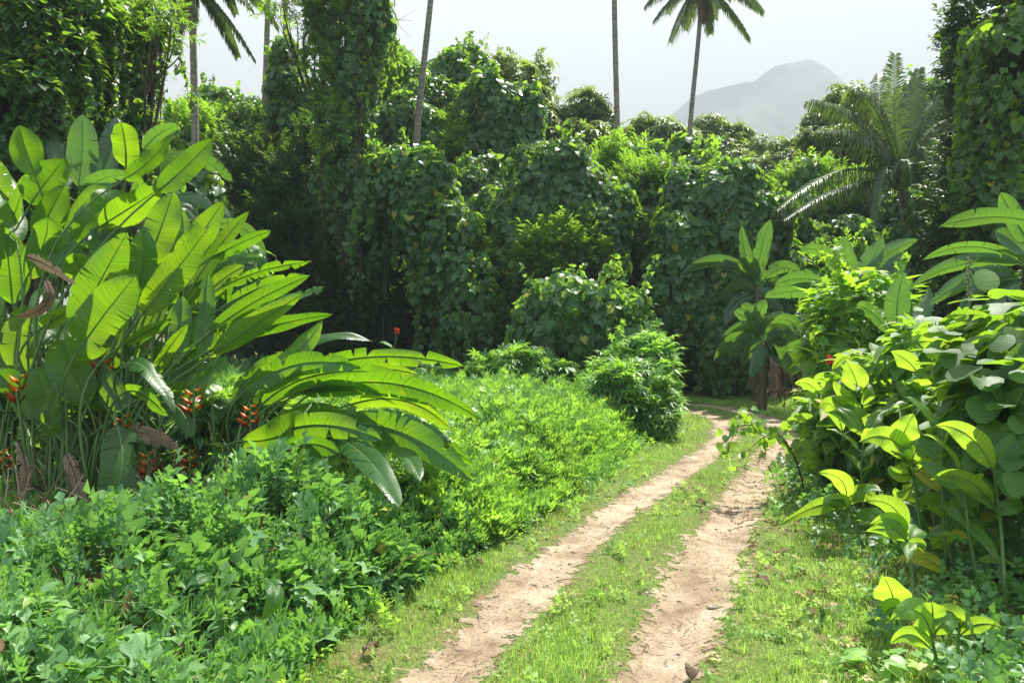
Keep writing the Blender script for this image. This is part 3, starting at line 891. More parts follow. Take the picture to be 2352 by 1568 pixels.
def bank():
    # broad heart leaves and pointed shoots nearest the camera
    mb = MB()
    p, nor, u = bank_pts(30000, -7.5, 3.3, 8.6)
    k = len(p)
    clump = fbm(p[:, 0] * 2.1, p[:, 1] * 2.1, 71)
    gap = fbm(p[:, 0] * 7, p[:, 1] * 7 + p[:, 2] * 6, 73) + .5 * fbm(p[:, 0] * 15, p[:, 1] * 15 + p[:, 2] * 12, 74) > -.08
    a = (clump + RNG.normal(0, .35, k) > -.45) & gap
    j = RNG.normal(0, 1, (k, 3))
    sz = np.where(RNG.random(k) < .07, RNG.uniform(.12, .17, k), RNG.uniform(.05, .105, k))
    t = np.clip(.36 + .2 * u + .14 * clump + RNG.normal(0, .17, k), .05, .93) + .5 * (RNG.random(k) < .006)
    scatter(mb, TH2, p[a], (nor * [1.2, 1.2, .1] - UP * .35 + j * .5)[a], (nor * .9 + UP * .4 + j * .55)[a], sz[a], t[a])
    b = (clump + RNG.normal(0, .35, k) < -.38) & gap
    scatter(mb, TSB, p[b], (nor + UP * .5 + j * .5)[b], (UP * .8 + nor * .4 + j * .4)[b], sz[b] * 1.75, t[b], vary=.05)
    p, nor, u = bank_pts(2600, -7.5, 3.3, 8.6)
    scatter(mb, TSN, p + UP * .03, nor + UP * .7 + RNG.normal(0, .4, p.shape), nor + RNG.normal(0, .5, p.shape), RNG.uniform(.10, .18, len(p)), rtint(len(p), .5, .14, .01), vary=.05)
    # lobed leaves rising here and there
    p, nor, u = bank_pts(1300, -5.5, 4.2, 8.8)
    ok = fbm(p[:, 0] * 1.2, p[:, 1] * 1.2, 75) > .15
    p, nor = p[ok] + UP * .08, nor[ok]
    scatter(mb, TL, p, nor * [1, 1, 0] - UP * .2 + RNG.normal(0, .5, p.shape), UP * .7 + nor * .5 + RNG.normal(0, .3, p.shape), RNG.uniform(.12, .2, len(p)), rtint(len(p), .62, .14, 0))
    # long grass and dead stems among the creepers
    p, nor, u = bank_pts(170, -6.5, 3.6, 9)
    for c in p:
        m = 14
        az = RNG.uniform(0, 6.28, m)
        o = np.column_stack([np.cos(az), np.sin(az), np.full(m, .3)])
        scatter(mb, TB, np.tile(c * [1, 1, .6], (m, 1)) + RNG.normal(0, .02, (m, 3)), o, np.column_stack([o[:, :2] * RNG.uniform(.2, .9, (m, 1)), np.ones(m)]), RNG.uniform(.18, .38, m), RNG.uniform(.5, .9, m))
    p, nor, u = bank_pts(110, -6.5, 3.6, 9)
    for c in p:
        e = c + np.array([RNG.normal(0, .2), RNG.normal(0, .15), RNG.uniform(.05, .22)])
        tube(mb, bez(c - UP * .15, (c + e) / 2 + RNG.normal(0, .04, 3), e, 6), [.005, .005, .004, .004, .003, .002], 4, .5, 2)
    p, nor, u = bank_pts(90, -6.5, 3.6, 9)
    scatter(mb, TH2, p + UP * .03, RNG.normal(0, 1, p.shape), UP + RNG.normal(0, .5, p.shape), RNG.uniform(.06, .14, len(p)), RNG.uniform(.2, .9, len(p)), 2)
    # runners
    for _ in range(90):
        y = RNG.uniform(3.6, 8); x = RNG.uniform(-6, xl(y))
        d = RNG.normal(0, 1, 2); d /= np.linalg.norm(d)
        s = np.linspace(0, RNG.uniform(.5, 1.2), 9)
        q = np.column_stack([x + d[0] * s, y + d[1] * s])
        z = bank_h(q[:, 0], q[:, 1]) + .02 + .09 * np.sin(s * 3 + RNG.uniform(0, 3))
        tube(mb, np.column_stack([q, np.maximum(z, .03)]), .0035, 4, .6, 1)
    tag(mb.build('creeper_ground_cover', [M['cover'], M['stalk'], M['litter']]), 'tangled heart leaved creepers and shoots covering the near bank', 'ground cover', kind='stuff')
    mb = MB()
    p, nor, u = bank_pts(62000, -6, 7.4, 21)
    j = RNG.normal(0, 1, p.shape)
    cl = fbm(p[:, 0] * 1.4, p[:, 1] * 1.4, 81)
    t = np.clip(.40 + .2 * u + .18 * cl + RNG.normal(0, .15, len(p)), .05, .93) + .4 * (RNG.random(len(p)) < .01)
    tall = np.clip(fbm(p[:, 0] * 3.1, p[:, 1] * 3.1, 83), 0, 1) * .16 * u
    p[:, 2] += tall
    gap = fbm(p[:, 0] * 5, p[:, 1] * 5 + p[:, 2] * 6, 87) + .5 * fbm(p[:, 0] * 12, p[:, 1] * 12 + p[:, 2] * 12, 88) > -.10
    p, nor, u, j, t, cl = p[gap], nor[gap], u[gap], j[gap], t[gap], cl[gap]
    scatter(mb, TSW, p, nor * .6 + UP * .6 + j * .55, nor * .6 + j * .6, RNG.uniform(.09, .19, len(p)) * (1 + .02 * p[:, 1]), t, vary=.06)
    p, nor, u = bank_pts(5000, -3, 8.0, 15)
    ok = fbm(p[:, 0] * 2, p[:, 1] * 2, 85) > .1
    scatter(mb, TP, p[ok] + UP * .05, RNG.normal(0, 1, (ok.sum(), 3)) * [1, 1, .2], UP + nor[ok] * .4 + RNG.normal(0, .25, (ok.sum(), 3)), RNG.uniform(.08, .15, ok.sum()), rtint(ok.sum(), .6, .12, .01))
    p, nor, u = bank_pts(1600, -3, 7.5, 17)
    scatter(mb, TH, p + UP * .03, RNG.normal(0, 1, p.shape), UP * .6 + nor * .6 + RNG.normal(0, .4, p.shape), RNG.uniform(.08, .14, len(p)), rtint(len(p), .7, .15, .03))
    tag(mb.build('weeds', M['weed']), 'bright narrow leaved weeds spreading over the bank beside the track', 'weeds', kind='stuff')
    # strays that creep out over the turf
    mb = MB()
    k = 1500
    y = RNG.uniform(3.8, 16, k)
    x = xl(y) + .1 + np.abs(RNG.normal(0, .28, k)) - .25
    ok = (fbm(y * 2.3, x * 2.3, 97) > -.05) & (rutd(x, y) > .3)
    x, y = x[ok], y[ok]
    scatter(mb, TSB + TSW, np.column_stack([x, y, RNG.uniform(.01, .09, len(x))]), UP * .5 + RNG.normal(0, .8, (len(x), 3)), UP + RNG.normal(0, .4, (len(x), 3)), RNG.uniform(.07, .17, len(x)), rtint(len(x), .55, .18, .02), vary=.05)
    tag(mb.build('weeds', M['weed']), 'scattered low sprouts creeping from the bank onto the turf', 'weeds', kind='stuff')
    # shaded low growth behind, along the foot of the forest and under the right hand plants
    mb = MB()
    n = 9000
    x, y = RNG.uniform(-13, 3.5, n), RNG.uniform(18.5, 25, n)
    ok = x < np.interp(y, [18, 20, 21, 25], [2.6, .6, -1.2, -2.5])
    x, y = x[ok], y[ok]
    z = RNG.random(len(x)) ** .5 * .55 * (1 + .4 * fbm(x, y, 91))
    scatter(mb, TSB, np.column_stack([x, y, z]), UP * .5 + RNG.normal(0, .7, (len(x), 3)), UP + RNG.normal(0, .5, (len(x), 3)), RNG.uniform(.2, .4, len(x)), rtint(len(x), .45, .15, .01), vary=.05)
    n = 9500
    y = 3.6 + 14 * RNG.random(n) ** 1.3
    x = xr(y) + RNG.uniform(-.55, 3.2, n) 
    ok = RNG.random(n) < np.clip((x - xr(y) + .55) / .9, .12, .75) * (.55 + .6 * fbm(x * 2, y * 2, 93))
    x, y = x[ok], y[ok]
    z = RNG.random(len(x)) * .20
    scatter(mb, TSB, np.column_stack([x, y, z + .02]), UP * .4 + RNG.normal(0, .8, (len(x), 3)), UP + RNG.normal(0, .35, (len(x), 3)), RNG.uniform(.09, .2, len(x)), rtint(len(x), .42, .15, .01), vary=.05)
    tag(mb.build('undergrowth', M['cover']), 'low leafy growth in the shade at the foot of the taller plants', 'undergrowth', kind='stuff')


# ------------------------------------------------------------------ trees
def bl(*specs):
    """crown ellipsoids from (px, py, depth, half width px, half height px[, half depth m])"""
    o = []
    for s in specs:
        px, py, d, rx, ry = s[:5]
        c = W(px, py, d)
        o.append((*c, rx * d / F, ry * d / F, s[5] if len(s) > 5 else max(.7, rx * d / F * .85)))
    return [(x, y, z, a, dd, b) for x, y, z, a, b, dd in o]


def tree(name, label, cat, specs, kind='vine', size=.2, cover=2.0, mat='vine', group=None, mid=.5, hang=0, hang_len=(.8, 2.2), shoots=0,
         trunk_r=.16, sub=24, frac=.36, foot=None, woody=0, inner=True, hang_tm=None, yellow=.012, mix=0.0, alt='mango', bare=0):
    blobs = bl(*specs)
    B = np.array(blobs)
    c = B[:, :3].mean(0)
    base = np.array([c[0], c[1], 0.0]) if foot is None else np.array([foot[0], foot[1], 0.0])
    t = thing(name, base, label, cat, group)
    mb = MB()
    p, n = foliage(mb, blobs, kind, size, cover, mid, inner, sub, frac, yellow, mix)
    tm = hang_tm or (TH if kind in ('vine', 'broad') else TS)
    if hang:
        low = np.nonzero((n[:, 2] < .15) & (((CAM - p) * n).sum(1) > 0))[0]
        if len(low):
            q = p[RNG.choice(low, hang)]
            strands(mb, q, np.minimum(RNG.uniform(*hang_len, hang), q[:, 2] - .1), tm, size, mid=mid - .05, stem_mat=1)
    if shoots:
        top = np.nonzero(n[:, 2] > .55)[0]
        if len(top):
            q = p[RNG.choice(top, shoots)]
            strands(mb, q, -RNG.uniform(.3, .9, shoots), tm, size * .8, mid=mid + .1, stem_mat=1, lean=.3)
    mb.build('crown', [M[mat], M['vine_stem'], M[alt]], t)
    tb = MB()
    top = np.array([c[0], c[1], B[:, 2].max()])
    fork = base + (np.array([c[0], c[1], 0]) - base) * .5 + UP * max(.5, B[:, 2].min() * .7)
    tube(tb, bez(base - UP * .1, (base + fork) / 2 + [.1, .05, 0], fork, 9), np.linspace(trunk_r * 1.25, trunk_r * .8, 9), 9)
    for b in B:
        e = b[:3] + UP * b[5] * .35
        m = (fork + e) / 2 + RNG.normal(0, .18, 3)
        tube(tb, bez(fork, m, e, 9), np.linspace(trunk_r * .65, trunk_r * .12, 9), 6)
        for _ in range(3):
            e2 = b[:3] + nrm(RNG.normal(0, 1, 3)) * b[3:] * .8
            tube(tb, bez(m, (m + e2) / 2 + RNG.normal(0, .1, 3), e2, 6), np.linspace(trunk_r * .28, trunk_r * .05, 6), 5)
    for _ in range(bare):      # thin dead twigs poking out of the leaves
        k = RNG.integers(0, len(p))
        e = p[k] + nrm(n[k] + RNG.normal(0, .5, 3)) * RNG.uniform(.2, .7)
        s0 = p[k] - n[k] * .5
        tube(tb, bez(s0, (s0 + e) / 2 + RNG.normal(0, .08, 3), e, 6), np.linspace(.014, .004, 6), 4)
        for _ in range(2):
            tube(tb, np.array([(s0 + e) / 2, (s0 + e) / 2 + RNG.normal(0, .25, 3)]), [.007, .003], 4)
    tb.build('trunk', M['bark'], t)
    for w in range(woody):
        sb = MB()
        b = B[RNG.integers(0, len(B))]
        x0 = b[0] + RNG.uniform(-.8, .8) * b[3]
        y0 = b[1] - RNG.uniform(.2, .9) * b[4]
        z1 = b[2] + RNG.uniform(-.3, .4) * b[5]
        s = np.linspace(0, 1, 16)
        for q in range(3):
            pth = np.column_stack([x0 + .07 * np.sin(s * 9 + q * 2.1) + RNG.normal(0, .03, 16).cumsum() * .6, y0 + .07 * np.cos(s * 8 + q * 2) + 0 * s, z1 * (1 - s) + .02])
            tube(sb, pth, RNG.uniform(.012, .03), 5)
        sb.build('vine_stem', M['vine_stem'], t)
    return t


def palm_trunk(mb, pts, r0, r1):
    n = 60
    P = np.array([p for p in pts], float)
    d = np.r_[0, np.cumsum(np.linalg.norm(np.diff(P, axis=0), axis=1))]
    t = np.linspace(0, d[-1], n)
    Q = np.stack([np.interp(t, d, P[:, k]) for k in range(3)], 1)
    for _ in range(60):
        Q[1:-1] = .25 * Q[:-2] + .5 * Q[1:-1] + .25 * Q[2:]
    r = np.linspace(r0, r1, n) * (1 + .035 * np.sin(np.arange(n) * 2.4))
    r[:4] *= [1.5, 1.3, 1.15, 1.05]
    tube(mb, Q, r, 10)
    return Q


def frond(base, mid, tip, leaf_len, parent, name='frond', droop=.7, pairs=58, mat='frond', w=.028, tint=.5, bare=.12):
    """palm frond: rachis with hanging leaflets along both sides"""
    mb = MB()
    n = 40
    C = bez(base, mid, tip, n)
    T = nrm(np.gradient(C, axis=0))
    mb.stalk = MB()
    tube(mb.stalk, C, np.linspace(.045, .006, n) * (leaf_len / .8), 6, .7)
    v = np.linspace(bare, 1, pairs)
    pos = np.stack([np.interp(v, np.linspace(0, 1, n), C[:, k]) for k in range(3)], 1)
    TT = nrm(np.stack([np.interp(v, np.linspace(0, 1, n), T[:, k]) for k in range(3)], 1))
    side = nrm(np.cross(TT, UP + np.array([.02, .01, 0])))
    for s in (-1, 1):
        ln = leaf_len * np.sin(np.pi * np.clip(.12 + .8 * v, 0, 1)) ** .6 * RNG.uniform(.85, 1.1, pairs)
        d0 = nrm(s * side + TT * .55 + UP * .1 + RNG.normal(0, .06, (pairs, 3)))
        d1 = nrm(s * side * .55 + TT * .45 - UP * droop + RNG.normal(0, .10, (pairs, 3)))
        d2 = nrm(s * side * .3 + TT * .3 - UP * (droop * 1.7) + RNG.normal(0, .12, (pairs, 3)))
        a = pos
        b = a + d0 * (ln * .33)[:, None]
        c = b + d1 * (ln * .36)[:, None]
        e = c + d2 * (ln * .31)[:, None]
        ws = np.cross(d1, s * side + UP * .2 + 1e-3)
        ws = nrm(TT * .8 + ws * .3) * w
        V = np.stack([a - ws * .5, a + ws * .5, b - ws, b + ws, c - ws * .75, c + ws * .75, e], 1).reshape(-1, 3)
        k = (np.arange(pairs) * 7)[:, None]
        q = np.concatenate([k + [[0, 1, 3, 2]], k + [[2, 3, 5, 4]]])
        tr = k + [[4, 5, 6]]
        mb.add(V, [q, tr], np.repeat(np.clip(RNG.normal(tint, .12, pairs), .05, .95), 7))
    return mb.build(name, [M[mat], M['midrib']], parent)


def crown_fronds(t, top, n, length, el=(-50, 70), leaf=.55, seed=1, dead=3):
    r = np.random.default_rng(seed)
    for i in range(n):
        az = 2 * math.pi * (i * .382 + r.uniform(-.05, .05))
        e = R(el[0] + (el[1] - el[0]) * ((i + .5) / n))
        d = np.array([math.cos(az) * math.cos(e), math.sin(az) * math.cos(e), math.sin(e)])
        L = length * r.uniform(.85, 1.1)
        h = np.array([math.cos(az), math.sin(az), 0])
        sag = L * (.34 if e > 0 else .22)
        mid = top + d * L * .52
        tip = top + d * L * .8 + h * L * .12 - UP * sag * 1.2
        frond(top, mid, tip, leaf, t, droop=1.7, tint=r.uniform(.4, .9), w=.032, pairs=76)
    for i in range(dead):
        az = r.uniform(0, 6.28)
        h = np.array([math.cos(az), math.sin(az), 0])
        frond(top - UP * .2, top + h * .35 - UP * length * .3, top + h * .3 - UP * length * .62, leaf * .6, t, 'dead_frond', droop=1.4, mat='dry', pairs=36)


def palm(label, pts, r0, r1, crown=None, n=15, length=2.6, foot=None, seed=1, dead=3, leaf=.55):
    P = [W(*p) for p in pts]
    b = P[0].copy(); b[2] = 0
    if foot is not None: b[:2] = foot
    t = thing('coconut_palm', b, label, 'palm tree', 'coconut palms rising above the forest')
    mb = MB()
    palm_trunk(mb, [b] + P, r0, r1)
    mb.build('trunk', M['palm_bark'], t)
    if crown:
        crown_fronds(t, W(*crown), n, length, seed=seed, dead=dead, leaf=leaf)
    return t


# ------------------------------------------------------------------ leafy plants
def leaves(t, clump, specs, mat, d0, style='oblong', rib=.012, stalks=True, ground=None, name='leaf', base_r=.35, depth_j=.35, wave=.05, tear_lo=.05, rollj=12, tint=(.35, .7)):
    """specs: (base px, mid px or None, tip px, width px, roll, tear, d_base, d_tip[, fold])"""
    for s in specs:
        (bx, by), mid, (tx, ty), wd, roll, tear = s[:6]
        db = d0 + (s[6] if len(s) > 6 else RNG.uniform(-depth_j, depth_j))
        dt = d0 + (s[7] if len(s) > 7 else RNG.uniform(-depth_j, depth_j) * 1.4)
        fold = s[8] if len(s) > 8 else RNG.uniform(8, 24)
        b, e = W(bx, by, db), W(tx, ty, dt)
        if mid is None:
            L = np.linalg.norm(e - b)
            m = (b + e) / 2 + UP * L * RNG.uniform(.02, .07) + RNG.normal(0, .02, 3)
        else:
            m = W(*mid, (db + dt) / 2)
        st = None
        if stalks:
            g = np.array(ground if ground is not None else clump, float)
            st = g + np.array([RNG.normal(0, base_r), RNG.normal(0, base_r * .6), 0])
            st[2] = 0.0
        if mat == 'heliconia' and tear == 0 and RNG.random() < .45:
            tear = RNG.uniform(.1, .35)
        mb = MB()
        big_leaf(mb, b, m, e, wd * (.9 if mat == 'heliconia' else 1) * d0 / F, roll + RNG.uniform(-rollj, rollj), fold, tear, RNG.uniform(18, 40), style, st, RNG.uniform(*tint), rib, wave, RNG.uniform(-18, 18), n=26, lo=tear_lo)
        mb.build(name, [M[mat], M['stalk'] if mat != 'dry' else M['vine_stem']], t)


def bract_spike(t, base, h, name='flower'):
    """upright heliconia spike of pointed orange bracts"""
    mb = MB()
    base = np.asarray(base, float)
    tube(mb, np.linspace(base, base + UP * h, 6), .009, 5, .3, 1)
    for i in range(6):
        s = 1 if i % 2 else -1
        z = h * (.25 + .13 * i)
        L = h * (.55 - .05 * i)
        b = base + UP * z
        d = nrm(np.array([s * .75, RNG.normal(0, .25), .65]))
        w = .22 * L
        side = nrm(np.cross(d, [0, 1, 0]))
        f = np.array([0, 1, 0]) * w
        V = [b - UP * w, b + UP * w * 1.2, b + d * L * .4 + f - side * w * .3, b + d * L * .4 - f - side * w * .3, b + d * L * .4 + side * w * s * -1.1, b + d * L]
        mb.add(V, np.array([[0, 2, 3], [0, 5, 2], [0, 3, 5], [1, 4, 2], [1, 3, 4], [4, 5, 2], [4, 3, 5]]), .1 + .15 * i)
    mb.build(name, [M['flower'], M['stalk']], t)


def red_spike(t, base, h):
    mb = MB()
    base = np.asarray(base, float)
    tube(mb, np.linspace(base, base + UP * h, 5), .006, 5, .5, 1)
    k = 22
    z = RNG.uniform(.55, 1.05, k) * h
    p = base + np.column_stack([RNG.normal(0, .012, k), RNG.normal(0, .012, k), z])
    scatter(mb, TH, p, RNG.normal(0, .7, (k, 3)) + UP, RNG.normal(0, 1, (k, 3)), RNG.uniform(.03, .07, k), RNG.uniform(.2, .8, k))
    mb.build('flower', [M['redflower'], M['stalk']], t)
# ------------------------------------------------------------------ what stands where
ground(); track(); grass(); litter(); gravel(); bank()

# ---- the wild heliconia on the left bank
hg = 'heliconia clumps on the left bank'
a = W(120, 1120, 10.0); a[2] = 0
t = thing('heliconia_clump', a, 'tall upright heliconia at the far left under the hanging vines, its leaves partly shaded', 'heliconia', hg)
leaves(t, a, [
    ((82, 405), (60, 345), (46, 288), 78, 20, 0), ((70, 470), (105, 420), (152, 362), 105, -15, 0), ((290, 385), (288, 330), (278, 281), 62, 15, .1),
    ((285, 412), (345, 368), (397, 307), 66, -35, .2), ((362, 440), (430, 380), (488, 320), 62, 18, .15), ((20, 545), (40, 470), (68, 398), 60, 50, 0),
    ((0, 560), (-10, 450), (-30, 350), 95, 30, 0), ((40, 560), (20, 460), (2, 372), 80, -35, 0), ((85, 560), (115, 490), (150, 425), 80, 25, .1),
    ((180, 560), (240, 500), (284, 440), 118, 5, .1), ((150, 600), (190, 480), (262, 425), 70, -20, .2), ((230, 520), (310, 470), (368, 432), 80, 15, 0),
    ((60, 640), (100, 560), (110, 500), 80, -10, 0), ((30, 700), (20, 600), (10, 520), 90, 10, 0), ((-20, 760), (-40, 640), (-30, 560), 90, 20, 0),
    ((120, 640), (160, 560), (200, 520), 70, -25, .2), ((210, 620), (250, 560), (265, 500), 60, 30, 0), ((-60, 640), (-20, 560), (30, 520), 80, 0, 0),
    ((250, 640), (230, 580), (225, 515), 60, -30, 0), ((300, 520), (318, 460), (310, 405), 64, 35, 0), ((-10, 880), (-5, 800), (20, 740), 90, 10, 0),
    ((60, 860), (40, 780), (60, 700), 80, -15, 0), ((120, 800), (110, 730), (90, 660), 90, 20, .1), ((200, 720), (190, 640), (170, 580), 80, -10, 0),
    ((10, 990), (0, 930), (40, 860), 70, 15, 0), ((-40, 1000), (-10, 920), (10, 880), 90, 10, 0),
], 'heliconia', 10.0, base_r=.7, rib=.012)
a = W(250, 1180, 8.7); a[2] = 0
t = thing('heliconia_clump', a, 'largest heliconia, broad backlit yellow green leaves fanning up above its orange flowers', 'heliconia', hg)
leaves(t, a, [
    ((165, 775), (225, 655), (293, 533), 108, 12, 0, 0, -.2), ((310, 690), (326, 610), (330, 522), 74, -10, 0, .3, .2), ((335, 610), (370, 525), (398, 440), 84, 14, 0, .4, .4),
    ((325, 725), (405, 620), (482, 520), 84, 20, .12, 0, .1), ((168, 825), (230, 735), (312, 632), 112, -8, .15, -.4, -.5), ((405, 610), (460, 540), (514, 460), 76, 15, .35, .5, .5),
    ((480, 596), (548, 560), (622, 530), 50, -48, 0, .5, .6), ((466, 825), (470, 720), (478, 628), 54, 8, 0, 0, .1), ((480, 765), (590, 690), (712, 632), 52, 42, 0, 0, .3),
    ((490, 812), (585, 745), (694, 675), 62, 25, .05, -.1, .1), ((560, 770), (650, 742), (764, 722), 48, 40, .1, .1, .3), ((400, 828), (415, 750), (418, 680), 52, 5, .1, -.1, 0),
    ((355, 855), (385, 805), (432, 742), 40, -45, 0, -.3, -.4), ((285, 790), (335, 762), (394, 733), 44, 50, 0, -.2, -.1), ((505, 662), (600, 622), (716, 600), 44, 30, .9, .4, .6),
    ((520, 700), (610, 655), (700, 630), 50, -35, .8, .5, .8), ((560, 720), (660, 690), (745, 658), 46, -40, .9, .6, .8), ((440, 640), (520, 600), (600, 590), 50, -40, .5, .8, .9),
    ((380, 745), (430, 700), (470, 640), 60, -38, 0, .5, .6), ((285, 840), (340, 850), (402, 950), 46, -30, .55, -.5, -.9), ((290, 900), (330, 905), (385, 955), 50, -42, 0, -.5, -.8),
    ((385, 925), (420, 950), (440, 1004), 42, 15, .1, -.5, -.7), ((268, 975), (280, 1070), (245, 1188), 92, 22, .3, -.7, -1.1), ((340, 908), (400, 892), (462, 890), 34, 20, .1, -.2, -.1),
    ((250, 880), (262, 800), (248, 700), 80, -30, 0, .3, .3), ((200, 930), (160, 850), (140, 780), 100, 12, 0, -.2, -.3), ((240, 930), (205, 860), (200, 800), 80, -25, 0, -.1, 0),
    ((310, 800), (350, 730), (372, 660), 60, -30, 0, .4, .5), ((150, 960), (110, 920), (85, 840), 90, 10, .1, -.3, -.4), ((130, 1000), (115, 960), (128, 900), 60, -30, 0, -.4, -.5),
    ((430, 900), (480, 860), (520, 820), 50, -10, .1, -.2, 0), ((30, 900), (20, 880), (-10, 850), 70, 0, 0, -.3, -.4), ((450, 700), (500, 650), (560, 610), 52, 30, .1, .5, .7),
    ((300, 940), (260, 900), (230, 830), 60, 20, 0, -.2, -.1), ((150, 890), (190, 830), (250, 790), 70, 35, 0, .2, .2), ((90, 960), (60, 920), (48, 870), 70, -20, 0, -.1, 0),
] + [((RNG.uniform(60, 430), RNG.uniform(900, 1010)), None, (RNG.uniform(0, 480), RNG.uniform(820, 960)), RNG.uniform(50, 95), RNG.uniform(-45, 45), float(RNG.choice([0, .1, .4])), RNG.uniform(.1, .8), RNG.uniform(.1, .9)) for _ in range(14)] + [((bx, by), None, (bx + dx, by - dy), RNG.uniform(36, 70), RNG.uniform(-65, 65), float(RNG.choice([0, .2, .5, .8])), dd, dd + RNG.uniform(-.3, .5)) for bx, by, dx, dy, dd in zip(RNG.uniform(90, 520, 34), RNG.uniform(620, 900, 34), RNG.uniform(-40, 150, 34), RNG.uniform(40, 190, 34), RNG.uniform(.3, 1.3, 34))], 'heliconia', 8.7, base_r=.38, rib=.013)
leaves(t, a, [((292, 990), (345, 998), (412, 1030), 42, 10, .8, -.6, -.8), ((104, 640), (105, 700), (32, 728), 26, 30, .2, -.2, -.2), ((60, 590), (110, 610), (175, 655), 30, -30, 1.0, -.2, -.4),
               ((150, 1040), (175, 1100), (190, 1180), 34, 30, .8, -.4, -.5), ((40, 1010), (60, 1090), (40, 1170), 36, -30, .8, -.4, -.5), ((350, 1050), (330, 1110), (345, 1190), 34, 20, .9, -.5, -.6)],
       'dry', 8.7, stalks=False, name='dead_leaf', tint=(.3, .8))
for px, py, d in ((445, 945, 8.1), (282, 1015, 8.1), (45, 925, 8.3), (232, 862, 8.6), (436, 1075, 8.0), (340, 1090, 8.0), (8, 1075, 7.6), (575, 975, 8.2)):
    bract_spike(t, W(px, py, d) - UP * .12, RNG.uniform(.30, .42))
mb = MB()
for _ in range(420):
    b = np.array([a[0] + RNG.normal(-.5, 1.5), a[1] + RNG.uniform(-1.3, .7), 0.0])
    d = np.array([RNG.normal(0, .9), RNG.normal(-.1, .4), RNG.uniform(.15, .9)])
    L = RNG.uniform(.4, 1.1)
    e = b + nrm(d) * L
    e[2] = max(e[2], .05)
    tube(mb, bez(b, (b + e) / 2 + RNG.normal(0, .06, 3), e, 7), np.linspace(RNG.uniform(.008, .02), .005, 7), 5, RNG.uniform(.2, 1))
tag(mb.build('dead_stalks', M['litter'], t), kind='stuff')
mb = MB()
for _ in range(60):
    b = np.array([a[0] + RNG.normal(0, .55), a[1] + RNG.uniform(-.4, .5), 0.0])
    e = b + np.array([RNG.normal(0, .16), RNG.normal(0, .1), RNG.uniform(.9, 1.5)])
    tube(mb, bez(b, (b + e) / 2 + RNG.normal(0, .04, 3), e, 7), np.linspace(.024, .012, 7), 6)
mb.build('stalk', M['stalk'], t)
a = W(520, 1120, 8.6); a[2] = 0
t = thing('heliconia_clump', a, 'low heliconia whose long torn leaves arch to the right over the weeds', 'heliconia', hg)
leaves(t, a, [
    ((560, 900), (690, 835), (832, 848), 62, 5, .75, 0, -.1), ((600, 930), (740, 858), (936, 866), 58, -12, .15, .1, -.1), ((700, 850), (880, 818), (1070, 842), 54, 10, .75, .3, .3),
    ((690, 800), (770, 772), (856, 784), 34, -45, .2, .6, .8), ((690, 905), (900, 880), (1106, 964), 74, -38, .3, .0, -.8), ((650, 915), (760, 885), (876, 908), 52, -45, .1, 0, -.4),
    ((690, 1000), (850, 960), (1045, 1018), 60, -25, .65, -.2, -1.0), ((720, 985), (900, 985), (1090, 1108), 74, 5, .6, -.3, -1.45), ((700, 950), (640, 1000), (556, 1010), 95, -40, .1, -.5, -1.0),
    ((770, 1005), (850, 1060), (916, 1166), 62, -22, .35, -.6, -1.95), ((860, 1010), (925, 1040), (966, 1106), 48, 25, .3, -.6, -1.6), ((950, 1020), (1020, 1025), (1085, 1065), 46, -35, .7, -.4, -1.3),
    ((560, 960), (640, 890), (720, 835), 48, -30, .1, .3, .4), ((630, 840), (690, 800), (740, 735), 60, -42, .1, .2, .2), ((600, 1000), (700, 950), (800, 945), 64, -45, .1, -.1, -.2),
    ((640, 1060), (700, 1020), (780, 1040), 60, -40, .1, -.6, -1.3), ((720, 900), (840, 850), (960, 860), 46, 30, .3, .4, .6), ((800, 930), (930, 920), (1040, 990), 54, -42, .3, 0, -.7),
    ((570, 990), (560, 930), (590, 860), 70, -20, .1, .2, .3), ((540, 930), (590, 860), (660, 810), 60, 10, .1, .3, .4), ((600, 1030), (650, 1060), (690, 1040), 60, -30, 0, -.6, -1.1),
    ((610, 1010), (730, 975), (880, 1010), 60, 20, .5, -.4, -1.2),
], 'heliconia', 8.6, base_r=.28, rib=.012)

for lab, sp in (('dark tangle of heart leaved creepers behind the stalks of the largest heliconia', [(130, 1010, 10.1, 170, 90, .5), (330, 990, 9.9, 120, 100, .5), (20, 960, 10.3, 110, 120, .5), (240, 930, 10.2, 130, 80, .5)]),
                ('creepers hanging among the stalks of the low arching heliconia', [(500, 1000, 9.0, 80, 90, .4), (600, 980, 9.1, 70, 70, .4), (430, 1090, 8.6, 70, 60, .4), (560, 1070, 8.4, 70, 50, .3)])):
    tree('creeper_tangle', lab, 'creeper', sp, 'broad', .12, 1.2, 'vine', 'creeper tangles under the heliconias', mid=.4, hang=30, hang_len=(.2, .7), trunk_r=.025, sub=14, inner=True)

# ---- bananas
bg = 'banana plants'


